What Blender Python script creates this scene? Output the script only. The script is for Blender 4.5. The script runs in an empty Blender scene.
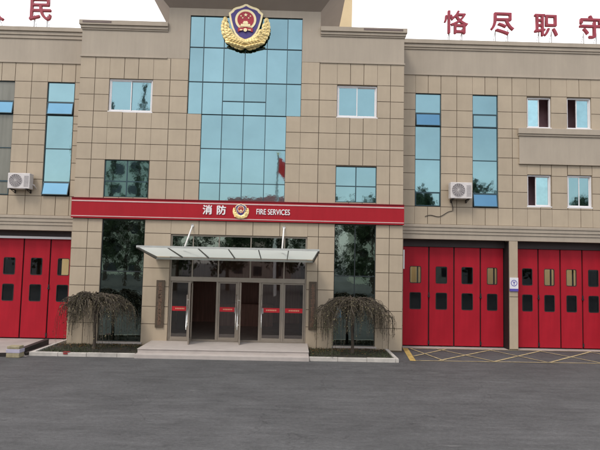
import bpy, bmesh, math, random
import numpy as np
from mathutils import Matrix, Vector
random.seed(7)
rng = np.random.default_rng(11)
sc = bpy.context.scene
col = sc.collection
R = math.radians

# ------------------------------------------------------------------ camera
cd = bpy.data.cameras.new('camera')
cam = bpy.data.objects.new('camera', cd)
col.objects.link(cam)
_right = Vector((0.999633, -0.01615, 0.021741))
_down = Vector((0.022779, 0.067135, -0.997484))
_fwd = Vector((0.01465, 0.997613, 0.067478))
m3 = Matrix((_right, -_down, -_fwd)).transposed()
cam.matrix_world = Matrix.Translation((2.001, -19.3, 3.3)) @ m3.to_4x4()
cd.sensor_fit = 'HORIZONTAL'
cd.sensor_width = 36.0
cd.lens = 36.0 * 520.0 / 600.0
cd.clip_start = 0.1
cd.clip_end = 2000.0
sc.camera = cam

# ------------------------------------------------------------------ world
world = bpy.data.worlds.new('World')
sc.world = world
world.use_nodes = True
nt = world.node_tree
nt.nodes.clear()
SUN_EL, SUN_AZ = R(52), R(215)          # azimuth from +Y, clockwise: behind the camera, to the left
sky = nt.nodes.new('ShaderNodeTexSky')
sky.sky_type = 'NISHITA'
sky.sun_disc = False
sky.sun_elevation = SUN_EL
sky.sun_rotation = SUN_AZ
sky.air_density = 1.0
sky.dust_density = 3.0
tc = nt.nodes.new('ShaderNodeTexCoord')
mp = nt.nodes.new('ShaderNodeMapping')
mp.inputs['Scale'].default_value = (1.0, 1.0, 2.6)
nz = nt.nodes.new('ShaderNodeTexNoise')
nz.inputs['Scale'].default_value = 2.2
nz.inputs['Detail'].default_value = 5.0
rp = nt.nodes.new('ShaderNodeMapRange')
rp.inputs['From Min'].default_value = 0.3
rp.inputs['From Max'].default_value = 0.62
rp.inputs['To Min'].default_value = 0.70
rp.inputs['To Max'].default_value = 1.0
# cloud cover thins towards the zenith
sx = nt.nodes.new('ShaderNodeSeparateXYZ')
rz = nt.nodes.new('ShaderNodeMapRange')
rz.inputs['From Min'].default_value = 0.38
rz.inputs['From Max'].default_value = 0.95
rz.inputs['To Min'].default_value = 1.0
rz.inputs['To Max'].default_value = 0.55
mu = nt.nodes.new('ShaderNodeMath')
mu.operation = 'MULTIPLY'
# and thins out behind the camera, where the glazing mirrors a bluer sky
ry = nt.nodes.new('ShaderNodeMapRange')
ry.inputs['From Min'].default_value = -0.75
ry.inputs['From Max'].default_value = 0.25
ry.inputs['To Min'].default_value = 0.42
ry.inputs['To Max'].default_value = 1.0
mu2 = nt.nodes.new('ShaderNodeMath')
mu2.operation = 'MULTIPLY'
mx = nt.nodes.new('ShaderNodeMixRGB')
mx.inputs['Color2'].default_value = (15.5, 15.6, 15.8, 1)     # bright overcast cloud
bg = nt.nodes.new('ShaderNodeBackground')
bg.inputs['Strength'].default_value = 0.10
ow = nt.nodes.new('ShaderNodeOutputWorld')
L = nt.links.new
L(tc.outputs['Generated'], mp.inputs['Vector'])
L(mp.outputs['Vector'], nz.inputs['Vector'])
L(nz.outputs['Fac'], rp.inputs['Value'])
L(tc.outputs['Generated'], sx.inputs['Vector'])
L(sx.outputs['Z'], rz.inputs['Value'])
L(rp.outputs['Result'], mu.inputs[0])
L(rz.outputs['Result'], mu.inputs[1])
L(sx.outputs['Y'], ry.inputs['Value'])
L(mu.outputs['Value'], mu2.inputs[0])
L(ry.outputs['Result'], mu2.inputs[1])
L(mu2.outputs['Value'], mx.inputs['Fac'])
L(sky.outputs['Color'], mx.inputs['Color1'])
L(mx.outputs['Color'], bg.inputs['Color'])
L(bg.outputs['Background'], ow.inputs['Surface'])

# ------------------------------------------------------------------ sun (veiled by thin cloud)
ld = bpy.data.lights.new('sun', 'SUN')
ld.energy = 0.9
ld.angle = R(14)
ld.color = (1.0, 0.95, 0.87)
sun = bpy.data.objects.new('sun', ld)
col.objects.link(sun)
_sd = Vector((math.sin(SUN_AZ) * math.cos(SUN_EL), math.cos(SUN_AZ) * math.cos(SUN_EL), math.sin(SUN_EL)))
sun.rotation_euler = _sd.to_track_quat('Z', 'Y').to_euler()
sun.location = (-10, -20, 30)

sc.view_settings.view_transform = 'Standard'
sc.view_settings.look = 'None'
sc.view_settings.exposure = 0.56
sc.view_settings.gamma = 1.0
sc.view_settings.use_curve_mapping = False
sc.cycles.max_bounces = 8
sc.cycles.transparent_max_bounces = 12

# ------------------------------------------------------------------ helpers
def S(r, g, b):
    f = lambda c: (c / 255 / 12.92) if c / 255 <= 0.04045 else ((c / 255 + 0.055) / 1.055) ** 2.4
    return (f(r), f(g), f(b))

def mat(name, rgb, rough=0.6, metal=0.0, var=0.12, vscale=3.0, stretch=(1, 1, 1), island=0.0,
        bump=0.0, bscale=40.0, spec=0.4, coat=0.0, streak=0.0):
    """principled material: slow noise tint, optional per-piece tint, optional fine bump"""
    m = bpy.data.materials.new(name)
    m.use_nodes = True
    t = m.node_tree
    b = t.nodes['Principled BSDF']
    b.inputs['Roughness'].default_value = rough
    b.inputs['Metallic'].default_value = metal
    b.inputs['Specular IOR Level'].default_value = spec
    b.inputs['Coat Weight'].default_value = coat
    co = t.nodes.new('ShaderNodeTexCoord')
    ma = t.nodes.new('ShaderNodeMapping')
    ma.inputs['Scale'].default_value = stretch
    t.links.new(co.outputs['Object'], ma.inputs['Vector'])
    n = t.nodes.new('ShaderNodeTexNoise')
    n.inputs['Scale'].default_value = vscale
    n.inputs['Detail'].default_value = 6
    n.inputs['Roughness'].default_value = 0.62
    t.links.new(ma.outputs['Vector'], n.inputs['Vector'])
    r = t.nodes.new('ShaderNodeMapRange')
    r.inputs['From Min'].default_value = 0.28
    r.inputs['From Max'].default_value = 0.72
    r.inputs['To Min'].default_value = 1 - var
    r.inputs['To Max'].default_value = 1 + var
    t.links.new(n.outputs['Fac'], r.inputs['Value'])
    val = r.outputs['Result']
    if streak:
        ms = t.nodes.new('ShaderNodeMapping')
        ms.inputs['Scale'].default_value = (3.2, 3.2, 0.22)
        t.links.new(co.outputs['Object'], ms.inputs['Vector'])
        ns = t.nodes.new('ShaderNodeTexNoise')
        ns.inputs['Scale'].default_value = 2.0
        ns.inputs['Detail'].default_value = 7
        ns.inputs['Roughness'].default_value = 0.7
        t.links.new(ms.outputs['Vector'], ns.inputs['Vector'])
        rs = t.nodes.new('ShaderNodeMapRange')
        rs.inputs['From Min'].default_value = 0.30
        rs.inputs['From Max'].default_value = 0.60
        rs.inputs['To Min'].default_value = 1 - streak
        rs.inputs['To Max'].default_value = 1.0
        t.links.new(ns.outputs['Fac'], rs.inputs['Value'])
        ks = t.nodes.new('ShaderNodeMath')
        ks.operation = 'MULTIPLY'
        t.links.new(val, ks.inputs[0])
        t.links.new(rs.outputs['Result'], ks.inputs[1])
        val = ks.outputs['Value']
    if island:
        g = t.nodes.new('ShaderNodeNewGeometry')
        r2 = t.nodes.new('ShaderNodeMapRange')
        r2.inputs['To Min'].default_value = 1 - island
        r2.inputs['To Max'].default_value = 1 + island
        t.links.new(g.outputs['Random Per Island'], r2.inputs['Value'])
        k = t.nodes.new('ShaderNodeMath')
        k.operation = 'MULTIPLY'
        t.links.new(val, k.inputs[0])
        t.links.new(r2.outputs['Result'], k.inputs[1])
        val = k.outputs['Value']
    v = t.nodes.new('ShaderNodeVectorMath')
    v.operation = 'SCALE'
    v.inputs[0].default_value = rgb
    t.links.new(val, v.inputs['Scale'])
    t.links.new(v.outputs['Vector'], b.inputs['Base Color'])
    if bump:
        n2 = t.nodes.new('ShaderNodeTexNoise')
        n2.inputs['Scale'].default_value = bscale
        n2.inputs['Detail'].default_value = 4
        t.links.new(co.outputs['Object'], n2.inputs['Vector'])
        bp = t.nodes.new('ShaderNodeBump')
        bp.inputs['Strength'].default_value = bump
        bp.inputs['Distance'].default_value = 0.02
        t.links.new(n2.outputs['Fac'], bp.inputs['Height'])
        t.links.new(bp.outputs['Normal'], b.inputs['Normal'])
    return m

def glass_mat(name, tint, clear, ior=1.75):
    """plain thin glazing: sees through, reflects at grazing angles"""
    m = bpy.data.materials.new(name)
    m.use_nodes = True
    t = m.node_tree
    t.nodes.clear()
    o = t.nodes.new('ShaderNodeOutputMaterial')
    tr = t.nodes.new('ShaderNodeBsdfTransparent')
    tr.inputs['Color'].default_value = (*clear, 1)
    gl = t.nodes.new('ShaderNodeBsdfGlossy')
    gl.inputs['Color'].default_value = (*tint, 1)
    gl.inputs['Roughness'].default_value = 0.02
    fr = t.nodes.new('ShaderNodeFresnel')
    fr.inputs['IOR'].default_value = ior
    mxs = t.nodes.new('ShaderNodeMixShader')
    t.links.new(fr.outputs['Fac'], mxs.inputs['Fac'])
    t.links.new(tr.outputs['BSDF'], mxs.inputs[1])
    t.links.new(gl.outputs['BSDF'], mxs.inputs[2])
    t.links.new(mxs.outputs['Shader'], o.inputs['Surface'])
    return m

class MB:
    def __init__(s):
        s.v, s.f, s.m = [], [], []
    def poly(s, pts, mi=0):
        n = len(s.v)
        s.v += [tuple(p) for p in pts]
        s.f.append(tuple(range(n, n + len(pts))))
        s.m.append(mi)
    def box(s, x0, x1, y0, y1, z0, z1, mi=0, back=True):
        n = len(s.v)
        s.v += [(x0, y0, z0), (x1, y0, z0), (x1, y1, z0), (x0, y1, z0),
                (x0, y0, z1), (x1, y0, z1), (x1, y1, z1), (x0, y1, z1)]
        F = [(0, 1, 5, 4), (1, 2, 6, 5), (3, 0, 4, 7), (4, 5, 6, 7), (3, 2, 1, 0)]
        if back:
            F.append((2, 3, 7, 6))
        for f in F:
            s.f.append(tuple(n + i for i in f))
            s.m.append(mi)
    def tube(s, pts, rad, k=8, mi=0, cap=True):
        pts = [Vector(p) for p in pts]
        if not isinstance(rad, (list, tuple)):
            rad = [rad] * len(pts)
        n0 = len(s.v)
        for i, p in enumerate(pts):
            d = (pts[min(i + 1, len(pts) - 1)] - pts[max(i - 1, 0)]).normalized()
            a = d.cross(Vector((0, 0, 1)) if abs(d.z) < 0.9 else Vector((1, 0, 0))).normalized()
            b = d.cross(a)
            for j in range(k):
                t = 2 * math.pi * j / k
                s.v.append(tuple(p + (a * math.cos(t) + b * math.sin(t)) * rad[i]))
        for i in range(len(pts) - 1):
            for j in range(k):
                s.f.append((n0 + i * k + j, n0 + i * k + (j + 1) % k, n0 + (i + 1) * k + (j + 1) % k, n0 + (i + 1) * k + j))
                s.m.append(mi)
        if cap:
            s.f.append(tuple(n0 + j for j in range(k)))
            s.m.append(mi)
            e = n0 + (len(pts) - 1) * k
            s.f.append(tuple(e + j for j in reversed(range(k))))
            s.m.append(mi)
    def prism(s, pts2, y0, y1, mi=0):
        """outline in x,z (counter-clockwise seen from -y) given thickness y0 (front) .. y1"""
        n = len(s.v)
        k = len(pts2)
        s.v += [(x, y0, z) for x, z in pts2] + [(x, y1, z) for x, z in pts2]
        s.f.append(tuple(range(n, n + k)))
        s.m.append(mi)
        s.f.append(tuple(range(n + 2 * k - 1, n + k - 1, -1)))
        s.m.append(mi)
        for i in range(k):
            j = (i + 1) % k
            s.f.append((n + i, n + k + i, n + k + j, n + j))
            s.m.append(mi)
    def build(s, name, mats, parent=None, smooth=False, bevel=0.0):
        me = bpy.data.meshes.new(name)
        me.from_pydata(s.v, [], s.f)
        for mm in (mats if isinstance(mats, (list, tuple)) else [mats]):
            me.materials.append(mm)
        me.polygons.foreach_set('material_index', s.m)
        if smooth:
            me.polygons.foreach_set('use_smooth', [True] * len(s.f))
        me.update()
        o = bpy.data.objects.new(name, me)
        col.objects.link(o)
        if parent:
            o.parent = parent
        if bevel:
            bv = o.modifiers.new('bevel', 'BEVEL')
            bv.width = bevel
            bv.segments = 2
            bv.limit_method = 'ANGLE'
        return o

def tag(o, label, cat, group=None, kind=None):
    o['label'] = label
    o['category'] = cat
    if group:
        o['group'] = group
    if kind:
        o['kind'] = kind
    return o

def struct(o):
    o['kind'] = 'structure'
    return o

def thing(name, label, cat, loc=(0, 0, 0), group=None):
    o = bpy.data.objects.new(name, None)
    o.empty_display_size = 0.3
    col.objects.link(o)
    o.location = loc
    return tag(o, label, cat, group)

def text_mesh(name, body, m, parent, x, y, z, size, depth, bold=0.0, sx=1.0, center=True):
    cu = bpy.data.curves.new(name, 'FONT')
    cu.body = body
    cu.size = size
    cu.extrude = depth
    if center:
        cu.align_x = 'CENTER'
        cu.align_y = 'CENTER'
    tmp = bpy.data.objects.new('tmp_' + name, cu)
    col.objects.link(tmp)
    dg = bpy.context.evaluated_depsgraph_get()
    dg.update()
    me = bpy.data.meshes.new_from_object(tmp.evaluated_get(dg))
    bpy.data.objects.remove(tmp)
    xs = [v.co.x for v in me.vertices]
    ys = [v.co.y for v in me.vertices]
    cx, cy = (min(xs) + max(xs)) / 2, (min(ys) + max(ys)) / 2
    for v in me.vertices:
        a, b, c = v.co
        v.co = ((a - cx) * sx, -c, b - cy)
    if bold:
        bm = bmesh.new()
        for k, (dx_, dz_) in enumerate(((0, 0), (bold, .3 * bold), (-bold, -.3 * bold), (.3 * bold, bold), (-.3 * bold, -bold))):
            me2 = me.copy()
            me2.transform(Matrix.Translation((dx_, k * .0022, dz_)))
            bm.from_mesh(me2)
            bpy.data.meshes.remove(me2)
        bm.to_mesh(me)
        bm.free()
    me.materials.clear()
    me.materials.append(m)
    o = bpy.data.objects.new(name, me)
    me.name = name
    col.objects.link(o)
    o.location = (x, y, z)
    if parent:
        o.parent = parent
    return o

# ------------------------------------------------------------------ materials
TILE = mat('stone_tile', (0.425, 0.346, 0.252), 0.55, var=0.085, vscale=0.9, island=0.04, streak=0.05, bump=0.05, bscale=60, spec=0.35)
GROUT = mat('grout_joint', (0.125, 0.096, 0.068), 0.9)
PLASTER = mat('grey_plaster', (0.395, 0.335, 0.265), 0.75, streak=0.07, var=0.08, vscale=0.9, stretch=(1, 1, 0.5), bump=0.06, bscale=80)
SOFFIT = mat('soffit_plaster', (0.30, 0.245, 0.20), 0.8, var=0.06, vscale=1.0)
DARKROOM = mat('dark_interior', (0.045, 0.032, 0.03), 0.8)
GARAGE = mat('garage_walls', (0.17, 0.115, 0.09), 0.8)
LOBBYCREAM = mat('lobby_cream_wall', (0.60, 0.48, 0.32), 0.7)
ROOMPURP = mat('room_wall', (0.55, 0.36, 0.39), 0.9)
LOBBYWALL = mat('lobby_panelling', (0.42, 0.21, 0.16), 0.45, var=0.25, stretch=(4, 1, 0.3))
LOBBYFLOOR = mat('lobby_floor', (0.42, 0.36, 0.31), 0.25)
GLASS = mat('blue_coated_glass', (0.215, 0.345, 0.365), 0.03, metal=1.0, bump=0.10, bscale=1.3, var=0.09, vscale=0.5, island=0.09)
GLASSB = mat('sky_tinted_sash_glass', (0.13, 0.27, 0.38), 0.03, metal=1.0, var=0.05, vscale=1.2)  # bluer colour paints in the high sky that tilted sashes mirror
GLASSG = mat('grey_glass_with_curtain', (0.19, 0.185, 0.155), 0.25, metal=0.3, var=0.15, vscale=1.2, stretch=(6, 1, 0.4))
GLASSD = mat('reflection_darkened_glass', (0.190, 0.240, 0.218), 0.025, metal=1.0, bump=0.14, bscale=1.5, var=0.15, vscale=1.5)  # coated glass, with the mirrored shaded ground put into its darker colour
CLEAR = glass_mat('clear_glass', (0.85, 0.82, 0.80), (0.80, 0.74, 0.68), 2.1)
PANE = glass_mat('door_pane_glass', (0.75, 0.85, 0.9), (0.72, 0.67, 0.50))
FROST = mat('canopy_glass', (0.74, 0.78, 0.74), 0.2, var=0.05, vscale=2.0, spec=0.5)
_t = FROST.node_tree
_tr = _t.nodes.new('ShaderNodeBsdfTranslucent')
_tr.inputs['Color'].default_value = (0.66, 0.70, 0.655, 1)
_ms = _t.nodes.new('ShaderNodeMixShader')
_ms.inputs['Fac'].default_value = 0.72
_t.links.new(_t.nodes['Principled BSDF'].outputs['BSDF'], _ms.inputs[1])
_t.links.new(_tr.outputs['BSDF'], _ms.inputs[2])
_t.links.new(_ms.outputs['Shader'], _t.nodes['Material Output'].inputs['Surface'])
DARKFR = mat('dark_window_frame', (0.016, 0.022, 0.024), 0.5)
TEAL = mat('dark_teal_frame', (0.03, 0.065, 0.08), 0.4)
WHITEF = mat('white_window_frame', (0.72, 0.70, 0.70), 0.4, var=0.05)
STEEL = mat('brushed_steel_frame', (0.33, 0.285, 0.235), 0.4, metal=0.5, var=0.08)
CHROME = mat('polished_steel', (0.62, 0.61, 0.58), 0.22, metal=0.9)
RED = mat('red_door_paint', (0.36, 0.011, 0.023), 0.5, streak=0.13, var=0.12, vscale=1.1, stretch=(1, 1, 0.6), spec=0.18, island=0.06)
HEADER = mat('dark_door_header', (0.045, 0.03, 0.03), 0.6)
BLACK = mat('black_rubber', (0.014, 0.014, 0.014), 0.6)
BANDRED = mat('sign_red', (0.36, 0.013, 0.022), 0.5, var=0.06, vscale=0.8, spec=0.2, streak=0.08)
TRIM = mat('sign_trim', (0.62, 0.42, 0.40), 0.35, var=0.08)
LETTER = mat('white_lettering', (0.8, 0.78, 0.78), 0.4, var=0.03)
GOLD = mat('gold_paint', (0.85, 0.66, 0.30), 0.35, metal=0.35, var=0.16, vscale=9)
PALEGOLD = mat('pale_gold_paint', (0.85, 0.72, 0.42), 0.35, metal=0.2, var=0.08, vscale=9)
NAVY = mat('emblem_blue', (0.062, 0.04, 0.20), 0.4)
EMRED = mat('emblem_red', (0.38, 0.018, 0.035), 0.4)
CHARRED = mat('rooftop_letter_red', (0.33, 0.045, 0.066), 0.5, var=0.12)
POSTM = mat('galvanised_post', (0.35, 0.34, 0.33), 0.5, metal=0.5)
PLAQUE = mat('plaque_bronze', (0.085, 0.062, 0.042), 0.5, var=0.2, vscale=8)
PLAQUEC = mat('plaque_rust_marks', (0.20, 0.115, 0.075), 0.6)
STICKRED = mat('sticker_red', (0.55, 0.02, 0.03), 0.45)
STICKYEL = mat('sticker_yellow', (0.75, 0.36, 0.22), 0.5)
ACW = mat('aircon_white', (0.62, 0.58, 0.56), 0.5, var=0.1)
ACG = mat('aircon_grille', (0.17, 0.15, 0.16), 0.6)
STONE = mat('step_stone', (0.42, 0.375, 0.345), 0.55, var=0.1, vscale=2.5, bump=0.05)
KERB = mat('kerb_concrete', (0.46, 0.43, 0.39), 0.8, var=0.2, vscale=3.0, bump=0.15)
APRON = mat('apron_concrete', (0.34, 0.305, 0.28), 0.85, var=0.18, vscale=1.2, bump=0.1)
SOIL = mat('bed_soil', (0.035, 0.03, 0.022), 0.95, var=0.4, vscale=6, bump=0.6, bscale=25)
GRASS = mat('bed_grass', (0.045, 0.055, 0.024), 0.8, var=0.4, vscale=3, island=0.3)
LITTER = mat('fallen_leaves', (0.16, 0.085, 0.03), 0.8, var=0.3, island=0.5)
LINEY = mat('yellow_road_paint', (0.42, 0.29, 0.09), 0.8, var=0.45, vscale=6)
LINEW = mat('faded_road_paint', (0.40, 0.32, 0.18), 0.8, var=0.5, vscale=4)
CREAM = mat('cream_render', (0.62, 0.49, 0.30), 0.85, var=0.07, vscale=0.6)
BARK = mat('tree_bark', (0.060, 0.046, 0.034), 0.9, var=0.3, vscale=9, bump=0.4)
TWIG = mat('weeping_twigs', (0.072, 0.058, 0.043), 0.85, var=0.3, vscale=4, island=0.35)
LEAFB = mat('olive_brown_leaves', (0.105, 0.090, 0.048), 0.7, var=0.3, vscale=4, island=0.45)
LEAFG = mat('green_leaves', (0.06, 0.085, 0.028), 0.65, var=0.3, vscale=4, island=0.4)
CROWN = mat('street_tree_leaves', (0.040, 0.062, 0.026), 0.7, var=0.35, vscale=1, island=0.45)
FLAGRED = mat('flag_red', (0.82, 0.05, 0.045), 0.8)
FARWALL = mat('far_building_render', (0.52, 0.55, 0.46), 0.85, var=0.1)
FARPINK = mat('far_building_pink', (0.38, 0.30, 0.26), 0.85, var=0.1)
FARWIN = mat('far_window', (0.03, 0.035, 0.04), 0.15)
ROOFRED = mat('far_roof_tiles', (0.22, 0.05, 0.045), 0.8)
BLOCKY = mat('worn_cream_paint', (0.28, 0.24, 0.15), 0.7, var=0.3, vscale=9)
LAVENDER = mat('pale_lavender_band', (0.42, 0.39, 0.48), 0.6)
IRON = mat('dark_iron', (0.030, 0.024, 0.022), 0.7, var=0.3)
SIGNW = mat('sign_white', (0.72, 0.71, 0.74), 0.4)
SIGNB = mat('sign_blue', (0.10, 0.08, 0.36), 0.4)
RECTBLUE = mat('rectangle_blue', (0.22, 0.45, 0.62), 0.5, var=0.3, vscale=6)

def asphalt():
    m = bpy.data.materials.new('asphalt')
    m.use_nodes = True
    t = m.node_tree
    b = t.nodes['Principled BSDF']
    b.inputs['Roughness'].default_value = 0.75
    b.inputs['Specular IOR Level'].default_value = 0.3
    co = t.nodes.new('ShaderNodeTexCoord')
    def noise(scale, st, det=5):
        ma = t.nodes.new('ShaderNodeMapping')
        ma.inputs['Scale'].default_value = st
        t.links.new(co.outputs['Object'], ma.inputs['Vector'])
        n = t.nodes.new('ShaderNodeTexNoise')
        n.inputs['Scale'].default_value = scale
        n.inputs['Detail'].default_value = det
        n.inputs['Roughness'].default_value = 0.6
        t.links.new(ma.outputs['Vector'], n.inputs['Vector'])
        return n.outputs['Fac']
    def rng_(v, a, b_, c, d):
        r = t.nodes.new('ShaderNodeMapRange')
        r.inputs['From Min'].default_value = a
        r.inputs['From Max'].default_value = b_
        r.inputs['To Min'].default_value = c
        r.inputs['To Max'].default_value = d
        t.links.new(v, r.inputs['Value'])
        return r.outputs['Result']
    def mul(a, b_):
        k = t.nodes.new('ShaderNodeMath')
        k.operation = 'MULTIPLY'
        t.links.new(a, k.inputs[0])
        t.links.new(b_, k.inputs[1])
        return k.outputs['Value']
    streak = rng_(noise(1.0, (0.22, 1.9, 1)), 0.3, 0.7, 0.91, 1.10)
    patch = rng_(noise(0.35, (1, 1.2, 1)), 0.3, 0.7, 0.82, 1.18)
    grain = rng_(noise(70, (1, 1, 1), 4), 0.28, 0.72, 0.60, 1.42)
    fine = rng_(noise(4.0, (0.30, 1.6, 1), 8), 0.3, 0.7, 0.84, 1.18)
    blot = rng_(noise(1.7, (1, 1, 1), 7), 0.34, 0.50, 0.86, 1.0)
    lump = rng_(noise(16, (0.7, 1.2, 1), 6), 0.3, 0.7, 0.80, 1.20)
    # hairline cracks along the edges of big wobbling cells, broken up by noise
    vo = t.nodes.new('ShaderNodeTexVoronoi')
    vo.feature = 'DISTANCE_TO_EDGE'
    vo.inputs['Scale'].default_value = 0.42
    wob = t.nodes.new('ShaderNodeVectorMath')
    wob.operation = 'ADD'
    wn = t.nodes.new('ShaderNodeTexNoise')
    wn.inputs['Scale'].default_value = 1.6
    wn.inputs['Detail'].default_value = 6
    t.links.new(co.outputs['Object'], wn.inputs['Vector'])
    t.links.new(co.outputs['Object'], wob.inputs[0])
    t.links.new(wn.outputs['Color'], wob.inputs[1])
    t.links.new(wob.outputs['Vector'], vo.inputs['Vector'])
    crack = rng_(vo.outputs['Distance'], 0.002, 0.009, 0.80, 1.0)
    keep = rng_(noise(0.5, (1, 1, 1), 3), 0.50, 0.56, 1.0, 0.0)
    cm = t.nodes.new('ShaderNodeMath')
    cm.operation = 'MAXIMUM'
    t.links.new(crack, cm.inputs[0])
    t.links.new(keep, cm.inputs[1])
    v = mul(mul(mul(streak, patch), mul(fine, blot)), mul(grain, mul(lump, cm.outputs['Value'])))
    sc_ = t.nodes.new('ShaderNodeVectorMath')
    sc_.operation = 'SCALE'
    sc_.inputs[0].default_value = (0.077, 0.076, 0.0765)
    t.links.new(v, sc_.inputs['Scale'])
    scuff = rng_(mul(noise(3.0, (0.35, 2.2, 1), 6), noise(1.1, (0.8, 1.0, 1), 2)), 0.385, 0.47, 0.0, 0.34)
    mxc = t.nodes.new('ShaderNodeMixRGB')
    mxc.inputs['Color2'].default_value = (0.22, 0.21, 0.205, 1)
    t.links.new(scuff, mxc.inputs['Fac'])
    t.links.new(sc_.outputs['Vector'], mxc.inputs['Color1'])
    t.links.new(mxc.outputs['Color'], b.inputs['Base Color'])
    bp = t.nodes.new('ShaderNodeBump')
    bp.inputs['Strength'].default_value = 0.35
    bp.inputs['Distance'].default_value = 0.01
    t.links.new(noise(90, (1, 1, 1), 3), bp.inputs['Height'])
    t.links.new(bp.outputs['Normal'], b.inputs['Normal'])
    return m
ASPHALT = asphalt()

# ------------------------------------------------------------------ ground
g = MB()
g.poly([(-400, -400, 0), (400, -400, 0), (400, 400, 0), (-400, 400, 0)])
struct(g.build('road', ASPHALT))

g = MB()
g.poly([(-13, -2.15, 0.004), (-6.50, -2.15, 0.004), (-6.50, 1.6, 0.004), (-13, 1.6, 0.004)])
struct(g.build('concrete_apron', APRON))
g = MB()
g.poly([(6.13, 1.02, 0.004), (17, 1.02, 0.004), (17, 1.7, 0.004), (6.13, 1.7, 0.004)])
struct(g.build('bay_threshold', APRON))

def stripe(mb, a, b, w, z):
    a, b = Vector((*a, z)), Vector((*b, z))
    d = (b - a).normalized()
    n = Vector((-d.y, d.x, 0)) * w / 2
    mb.poly([a - n, b - n, b + n, a + n])
g = MB()
stripe(g, (6.16, -1.62), (6.46, 1.0), 0.20, 0.008)
struct(g.build('yellow_bay_line', LINEY))
g = MB()
stripe(g, (6.28, -1.56), (17, -1.38), 0.07, 0.012)
stripe(g, (6.58, 0.90), (17, 1.0), 0.06, 0.012)
struct(g.build('bay_border_lines', LINEW))
g = MB()
stripe(g, (6.36, -0.78), (8.0, 0.86), 0.075, 0.016)
for k in range(5):
    stripe(g, (7.07 + 1.88 * k, -1.5), (9.78 + 1.93 * k, 0.9), 0.085, 0.016)
struct(g.build('hatching_rising', LINEW))
g = MB()
for xb, xf in ((6.62, 7.22), (7.64, 8.95), (9.66, 10.80), (11.6, 12.70), (13.5, 14.6)):
    stripe(g, (xb, 0.86), (xf, -1.48), 0.065, 0.020)
struct(g.build('hatching_falling', LINEW))

# planting beds with kerbs
def bed(x0, x1, kerb_left, kerb_right, gname):
    e0 = x0 + (0.12 if kerb_left else 0.0)
    e1 = x1 - (0.12 if kerb_right else 0.0)
    ys, yb = -1.83, -0.002
    nx, ny = 40, 24
    mb = MB()
    P = {}
    for i in range(nx + 1):
        for j in range(ny + 1):
            P[i, j] = len(mb.v)
            mb.v.append((e0 + (e1 - e0) * i / nx, ys + (yb - ys) * j / ny, 0.075 + random.uniform(-.015, .025)))
    for i in range(nx):
        for j in range(ny):
            mb.f.append((P[i, j], P[i + 1, j], P[i + 1, j + 1], P[i, j + 1]))
            mb.m.append(0)
    struct(mb.build('soil_bed', SOIL, smooth=True))
    kb = MB()
    xx = x0
    while xx < x1 - .01:
        xe = min(xx + random.uniform(.92, 1.0), x1)
        jz, jy = random.uniform(-.006, .006), random.uniform(-.006, .006)
        kb.box(xx + .004, xe - .004, -1.95 + jy, -1.83 + jy, -0.05, 0.125 + jz)
        xx = xe
    if kerb_left:
        kb.box(x0, e0, -1.83, 0.98, -0.05, 0.122)
    if kerb_right:
        kb.box(e1, x1, -1.83, -0.004, -0.05, 0.122)
    struct(kb.build('kerb', KERB, bevel=0.012))
    gm = MB()
    for _ in range(2600):
        x, y = random.uniform(e0 + .03, e1 - .03), random.uniform(ys + .03, yb - .05)
        if math.sin(x * 2.3 + 1) + math.sin(y * 3.1 + x) < random.uniform(-1.6, 1.2):
            continue
        h = random.uniform(.03, .11)
        a = random.uniform(0, 6.28)
        w = random.uniform(.006, .014)
        dx, dy = math.cos(a) * w, math.sin(a) * w
        lx, ly = random.uniform(-.05, .05), random.uniform(-.05, .05)
        gm.poly([(x - dx, y - dy, .07), (x + dx, y + dy, .07), (x + lx, y + ly, .08 + h)])
    for _ in range(260):
        x = random.uniform(e0 + .05, e1 - .05)
        y = yb - .06 - abs(random.gauss(0, .45))
        if y < ys + .05: continue
        a, q = random.uniform(0, 6.28), random.uniform(.02, .05)
        c_, s_ = math.cos(a) * q, math.sin(a) * q
        z = .105 + random.uniform(0, .03)
        gm.poly([(x - c_, y - s_, z), (x + s_ * .5, y - c_ * .5, z + .01), (x + c_, y + s_, z), (x - s_ * .5, y + c_ * .5, z + .015)], 1)
    go = gm.build('grass', [GRASS, LITTER])
    tag(go, 'sparse short grass and fallen leaves in the planting bed ' + gname, 'grass', kind='stuff')
bed(-6.50, -3.06, True, False, 'left of the entrance steps')
bed(2.66, 5.62, False, True, 'right of the entrance steps')

# entrance steps
st = thing('entrance_steps', 'pale stone entrance platform with two low steps below the glass doors', 'steps', (-0.2, -1, 0))
mb = MB()
mb.box(-3.05, 2.65, -2.05, 0.06, -0.05, 0.125)
mb.build('lower_step', STONE, st, bevel=0.008).location = (0.2, 1, 0)
mb = MB()
mb.box(-3.04, 2.64, -1.72, 0.055, 0.125, 0.235)
ob = mb.build('platform', STONE, st)
ob.location = (0.2, 1, 0)
mb = MB()
mb.box(-3.05, 2.65, -1.745, 0.05, 0.235, 0.262)
ob = mb.build('platform_slab', STONE, st, bevel=0.006)
ob.location = (0.2, 1, 0)

# ------------------------------------------------------------------ fire station
station = thing('fire_station', 'beige stone tiled fire station with red bay doors and tall blue glass front', 'building')

def sub(rect, holes):
    out = [rect]
    for hx0, hx1, hz0, hz1 in holes:
        nw = []
        for x0, x1, z0, z1 in out:
            if hx0 >= x1 - 1e-6 or hx1 <= x0 + 1e-6 or hz0 >= z1 - 1e-6 or hz1 <= z0 + 1e-6:
                nw.append((x0, x1, z0, z1))
                continue
            if hx0 > x0: nw.append((x0, hx0, z0, z1))
            if hx1 < x1: nw.append((hx1, x1, z0, z1))
            a, b = max(x0, hx0), min(x1, hx1)
            if hz0 > z0: nw.append((a, b, z0, hz0))
            if hz1 < z1: nw.append((a, b, hz1, z1))
        out = nw
    return out

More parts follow.
